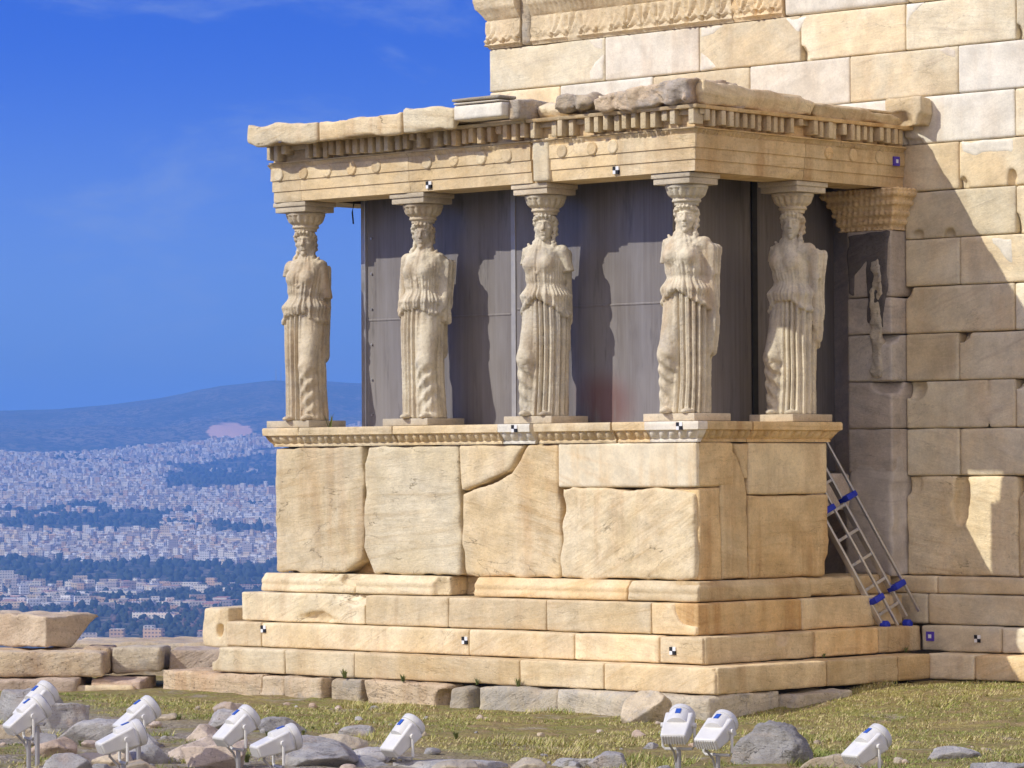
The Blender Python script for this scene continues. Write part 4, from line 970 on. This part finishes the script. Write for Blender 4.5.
# ------------------------------------------------------------------ ladder
lad = thing('ladder', 'two-section aluminium ladder with blue brackets leaning into the porch entrance', 'ladder', None, (.245, 2.68, -.49))
LD = Vector((-.40, -.36, 1.0)).normalized()
_y = Vector((.12, 1, 0)); _y = (_y - LD*_y.dot(LD)).normalized(); _x = _y.cross(LD)
LM = Matrix((_x, _y, LD)).transposed().to_4x4()
def rail(y, off, l0, l1, name='rail', w_=.014, d_=.03):
    q = MB(); Mx = LM; q.box((-d_+off, d_+off), (y-w_, y+w_), (l0, l1), 0, .004, Mx); auto_smooth(q.build(name, M['alu'], lad))
for y in (-.18, .18): rail(y, 0, .02, 1.75)
for y in (-.06, .31): rail(y, .075, .0, 2.2, 'upper_rail', .012, .014)
Mx = LM
for k in range(6):
    q = MB(); q.box((-.02, .02), (-.168, .168), (.16+.27*k, .19+.27*k), 0, .004, Mx); q.build('rung', M['alu'], lad)
for y0, y1, l in ((-.19, -.05, .32), (.17, .32, .32), (-.19, -.05, 1.30), (.17, .32, 1.30), (.17, .32, 2.0)):
    q = MB(); q.box((-.035, .10), (y0-.005, y1+.005), (l-.03, l+.03), 0, .012, Mx); auto_smooth(q.build('bracket', M['blue_plastic'], lad))
for y in (-.18, .18):
    q = MB(); q.tube([(-.04, y, .012), (-.025, y, .012), (.03, y, .012), (.045, y, .012)], [.03, .042, .042, .03], 14); auto_smooth(q.build('foot', M['blue_plastic'], lad))

# ------------------------------------------------------------------ floodlights
def floodlight(loc, yaw, pitch, label, post=True):
    loc = (loc[0], loc[1], loc[2]-.035); pitch -= 7
    t = thing('floodlight', label, 'floodlight', 'floodlights on the lawn before the porch', loc)
    Mx = Matrix.Rotation(R(yaw), 4, 'Z') @ Matrix.Rotation(R(pitch), 4, 'X')
    # local +Y points at the building; gear box behind, drum with the lens in front
    q = MB(); w0, w1 = .105, .118
    a = [(-w0, -.20, -.05), (w0, -.20, -.05), (w0, -.21, .05), (-w0, -.21, .05)]; b = [(-w1, .085, -.085), (w1, .085, -.085), (w1, .085, .075), (-w1, .085, .075)]
    v = a + b; f = [(0, 1, 2, 3), (4, 7, 6, 5), (0, 4, 5, 1), (1, 5, 6, 2), (2, 6, 7, 3), (3, 7, 4, 0)]
    q.add([Mx @ Vector(p) for p in v], f); o = q.build('housing', M['white_paint'], t)
    bv = o.modifiers.new('bevel', 'BEVEL'); bv.width = .016; bv.segments = 3; auto_smooth(o, 50)
    q = MB(); n = 26
    q.tube([(0, -.05, .0), (0, -.045, .0), (0, .10, .0), (0, .104, .0), (0, .108, .0), (0, .15, .0), (0, .165, .0)], [.09, .106, .106, .100, .110, .110, .098], n, 0, True, Mx); o = q.build('drum', M['white_paint'], t); auto_smooth(o, 40)
    q = MB(); q.tube([(0, .163, .0), (0, .172, .0)], [.096, .088], 20, 0, True, Mx); auto_smooth(q.build('lens', M['lens'], t))
    q = MB(); q.box((-.022, .022), (.02, .085), (.102, .110), 0, .003, Mx); q.build('label_plate', M['label_blue'], t)
    q = MB()
    for k in range(9): q.box((-.088+.022*k-.004, -.088+.022*k+.004), (-.214, -.2), (-.042, .036), 0, .002, Mx)
    q.build('vent', M['white_paint'], t)
    q = MB(); Rz = Matrix.Rotation(R(yaw), 4, 'Z'); s = .132
    q.tube([(-s, .0, .01), (-s, .0, -.17), (-s+.02, .0, -.19), (s-.02, .0, -.19), (s, .0, -.17), (s, .0, .01)], .012, 8, 0, True, Rz)
    for sx in (-1, 1): q.tube([(sx*(s-.03), 0, 0), (sx*(s+.014), 0, 0)], .022, 12, 0, True, Rz)
    o = q.build('yoke', M['white_paint'], t); auto_smooth(o)
    gz = GB - loc[2] - .1
    t.scale = (.90, .90, .90)
    q = MB(); q.tube([(0, 0, -.195), (0, 0, gz)], .019, 10); auto_smooth(q.build('post', M['galv'], t))
    q = MB(); q.tube([Rz @ Vector(p) for p in ((-.05, -.10, -.06), (-.055, -.10, -.14), (-.03, -.03, -.22), (-.025, 0, -.30), (-.025, 0, gz))], .010, 8); auto_smooth(q.build('power_cable', M['galv'], t))
L_ = [((.66, -8.47, -.72), -22, 42, 'white floodlight at the far left of the photo, closest to the left edge'),
      ((-.10, -7.75, -.685), -10, 46, 'white floodlight almost hidden behind the leftmost one'),
      ((1.86, -8.60, -.83), -28, 28, 'low tilted white floodlight at left, in front of its twin'),
      ((.80, -7.52, -.77), -20, 40, 'white floodlight at left, partly covered by the lower one in front of it'),
      ((1.68, -7.32, -.82), -16, 44, 'upright white floodlight above the pale boulder, third stand from the left'),
      ((2.75, -7.93, -.855), -26, 26, 'nearly level white floodlight whose foot stands behind a grey boulder'),
      ((2.18, -6.08, -.935), -12, 50, 'lone white floodlight on the grass below the middle of the steps'),
      ((4.36, -5.45, -.80), 26, 38, 'left one of the white floodlight pair before the near corner'),
      ((4.77, -5.50, -.82), 8, 36, 'right one of the white floodlight pair before the near corner'),
      ((5.86, -5.15, -.895), -14, 38, 'white floodlight at the right, right of the big cracked boulder')]
for a_ in L_: floodlight(*a_)

# ------------------------------------------------------------------ boulders and fallen blocks
def rock(p, rad, mat, label, name='boulder', rot=0, amp=.35, sd=None, flat=0.0, planes=13):
    _seed[0] += 11; s = _seed[0] if sd is None else sd; rad = np.array(rad); ca, sa = math.cos(rot), math.sin(rot)
    def fn(P):
        d = sd_ell(P, (0, 0, 0), rad); mr = rad.min()
        pl = 0
        rs = np.random.default_rng(s)
        for k in range(planes):
            n = rs.standard_normal(3); n /= np.linalg.norm(n); d = smax(d, (P@n) - np.linalg.norm(rad*n)*rs.uniform(.45, .88), .006)
        return d + mr*amp*(.30*fbm(P/mr, 1.7, 5, s) + .22*np.abs(fbm(P/mr, 1.1, 3, s+5)))
    o = sculpt(name, fn, -rad*1.2, rad*1.2, max(.0095, rad.max()/34), M[mat]); o.location = p; o.rotation_euler.z = rot
    return tag(o, label, 'rock', 'boulders on the ground')
rock((-3.0, -5.1, -1.15), (.46, .42, .30), 'rock', 'large blue grey slab-sided boulder behind the leftmost floodlight')
rock((-4.2, -4.5, -1.13), (.42, .40, .26), 'rock', 'grey boulder at the left edge, behind the floodlights')
rock((-1.55, -5.85, -1.16), (.62, .30, .15), 'rock', 'long flat grey slab lying across the stones at left', rot=.7)
rock((-.9, -6.9, -1.2), (.22, .2, .16), 'pink_stone', 'small reddish stone under the long grey slab')
rock((.1, -6.9, -1.2), (.30, .26, .20), 'rock', 'ridged grey stone below the low tilted floodlight')
rock((.55, -8.0, -1.2), (.22, .2, .14), 'rock', 'pale flat stone at the foot of the leftmost floodlight')
rock((.85, -6.80, -1.2), (.42, .38, .24), 'pink_stone', 'pale pinkish boulder between the upright floodlight and its neighbour')
rock((1.45, -6.35, -1.18), (.44, .30, .20), 'rock', 'smooth grey boulder right under the nearly level floodlight', flat=.2)
rock((-2.4, -3.6, -1.12), (.25, .2, .14), 'pink_stone', 'brownish stone on the grass near the left blocks')
rock((-2.0, -4.0, -1.16), (.30, .22, .12), 'rock', 'small grey stone in the weeds at left')
rock((2.45, -5.9, -1.25), (.75, .34, .10), 'rock', 'low flat grey outcrop below the lone floodlight', rot=.75)
rock((1.6, -6.0, -1.25), (.55, .3, .10), 'rock', 'low grey outcrop at the bottom edge beside the nearly level floodlight', rot=.6)
rock((3.05, -5.0, -1.25), (.40, .26, .11), 'rock', 'isolated flat grey stone at the bottom centre', rot=.7)
rock((4.0, -3.95, -1.16), (.36, .30, .26), 'dark_rock', 'big cracked dark grey boulder left of the right-hand floodlight', amp=.75, planes=5)
rock((4.75, -3.95, -1.24), (.42, .22, .13), 'poros', 'low pale slab beside the big cracked boulder', rot=.8)
rock((4.75, -2.65, -1.25), (.30, .22, .12), 'rock', 'lichened low stone at the bottom right')
rock((5.75, -3.45, -1.25), (.40, .18, .10), 'rock', 'long pale stone at the bottom edge on the right', rot=.75)
rock((5.72, -2.75, -1.22), (.22, .16, .13), 'rock', 'small bluish stone near the bottom right corner')
rock((.36, -1.12, -1.13), (.26, .24, .21), 'poros', 'pitted pale boulder against the foundation, behind the floodlight pair', amp=.5, planes=4)
for k in range(46):
    x, y = random.uniform(-4.2, 4.6), random.uniform(-8.2, -3.4)
    if -.3*x - y < 3.9: continue
    s = random.uniform(.07, .24)
    o = rock((x, y, GB + s*.12), (s*random.uniform(1, 1.7), s, s*random.uniform(.35, .65)), random.choice(('rock', 'rock', 'pink_stone', 'poros')), 'rough broken stone lying in the gravel between the boulders', 'stone', random.uniform(0, 3))
    o['group'] = 'broken stones in the gravel'
for k in range(110):
    x, y = random.uniform(-5, 6), random.uniform(-8, -1.2); s = random.uniform(.012, .055)*(1.5 if k % 9 == 0 else 1)
    rock((x, y, float(ground_z(np.array([[x, y, 0.]]))[0]) + s*.1), (s*1.3, s, s*.7), random.choice(('rock', 'pink_stone', 'poros')), 'little loose stone scattered on the dry grass', 'stone').__setitem__('group', 'loose stones on the grass')
# ruined wall and fallen blocks at the left
RU = math.atan2(.66, .75)
def ruin(p0, along, z0, z1, depth, mat, label, **kw):
    """block whose face looks at the lawn; p0 = left front foot, along = length to the right"""
    ln = along; name = kw.pop('name', 'ruin_block'); rot = kw.pop('rot', R(38))
    o = block(name, (0, ln), (0, depth), (z0, z1), M[mat], None, **{**dict(h=.024, wear=.045, rough=.035), **kw})
    o.location = (p0[0], p0[1], 0); o.rotation_euler.z = rot
    return tag(o, label, 'stone block', 'fallen blocks at the left')
M['marble_big'] = stone('cream_fallen_stone', (.70, .59, .42), (.58, .46, .31), (.44, .32, .21), .3, .1, .6, .9, .05, .2)
big = slab_poly('ruin_block', [(0, -.80), (.36, -.79), (.60, -.60), (.76, -.49), (.74, -.47), (0, -.46)], 0, -1.5, M['marble_big'], None, axis='yz', rough=.02)
big.location = (-8.06, -.97, 0); big.rotation_euler.z = R(0); tag(big, 'biggest fallen block, overhanging at its right end, on top of the left wall', 'stone block', 'fallen blocks at the left')
ruin((-8.75, -1.9), 1.78, -1.09, -.82, .8, 'conglomerate', 'rough conglomerate block directly under the biggest block')
ruin((-7.78, -.72), .30, -1.07, -.80, .8, 'conglomerate', 'short dark gapped block right of the conglomerate one', rot=R(43))
ruin((-7.55, -.50), .52, -1.06, -.80, .7, 'poros', 'pale squared block standing alone in the middle of the left wall', rot=R(38))
ruin((-7.2, -.02), .66, -1.10, -.82, .7, 'pink_stone', 'pinkish block touching the corner stone of the porch base', rot=R(38))
ruin((-8.6, -1.95), 1.45, -1.33, -1.10, .8, 'pink_stone', 'low pinkish block in the bottom course of the left wall')
ruin((-7.48, -.86), .55, -1.30, -1.11, .8, 'pink_stone', 'short low block in the bottom course, behind the yellow stone')
ruin((-7.50, -1.05), .62, -1.40, -1.17, .5, 'marble', 'rounded yellow stone lying before the bottom course at left', rot=R(44))
ruin((-9.6, 0.6), 4.2, -1.5, -.84, 1.2, 'poros', 'long low ledge behind the left wall', rot=R(38), h=.05)

# ------------------------------------------------------------------ weeds and a bush
def weed(p, n, hgt, label, cat='plant', name='weed', spread=.5):
    rs = np.random.default_rng(int(abs(p[0]*1000)+abs(p[1])*77)); V = []; F = []
    for k in range(n):
        a, l = rs.uniform(0, 2*math.pi), hgt*rs.uniform(.5, 1); dx, dy = math.cos(a)*spread*l, math.sin(a)*spread*l; w_ = .003 + .018*l
        sx, sy = -math.sin(a)*w_, math.cos(a)*w_; b = len(V); j = rs.uniform(-.03, .03, 2)*hgt*4
        V += [(j[0]-sx, j[1]-sy, 0), (j[0]+sx, j[1]+sy, 0), (j[0]+dx*.5+sx, j[1]+dy*.5+sy, l*.6), (j[0]+dx*.5-sx, j[1]+dy*.5-sy, l*.6), (j[0]+dx, j[1]+dy, l*.95)]
        F += [(b, b+1, b+2, b+3), (b+3, b+2, b+4)]
    o = mesh_obj(name, V, F, M['leaf'], None, False); o.location = p; return tag(o, label, cat)
for p, n, hh, lb in (((-3.2, -.60, -1.0), 40, .09, 'small weed in the joint under the lower step, left of the middle'), ((-2.3, -.52, -1.0), 20, .08, 'low weed tuft under the lower step by the gap in the foundation'), ((-1.75, -.54, -1.0), 20, .10, 'weed tuft under the lower step joint at the centre'),
                     ((-5.7, -.42, -.99), 16, .10, 'thin weed on the left end of the foundation'), ((-4.0, -.6, -.99), 34, .11, 'dry weed standing before the lower step at left'), ((.60, -.2, -1.0), 24, .06, 'green moss tuft below the near corner of the lower step'),
                     ((.32, 1.45, -.745), 14, .05, 'tiny weed on the side step'), ((.33, 2.72, -.745), 16, .07, 'weed on the step near the inner corner'), ((-5.0, .2, 1.474), 12, .16, 'little weed growing on the parapet beside the leftmost statue'), ((.68, 2.72, -1.08), 30, .10, 'green weed in the inner corner of the steps')): weed(p, n, hh, lb)
weed((-5.98, .75, -.45), 110, .62, 'green bush poking out behind the left end of the base', 'bush', 'bush', .45)
for k in range(26):
    x, y = random.uniform(-4.5, 1), random.uniform(-7, -3.2)
    weed((x, y, GB), 60, random.uniform(.04, .10), 'low green weed tuft among the stones at left', name='weed_tuft')['group'] = 'weed tufts among the stones'
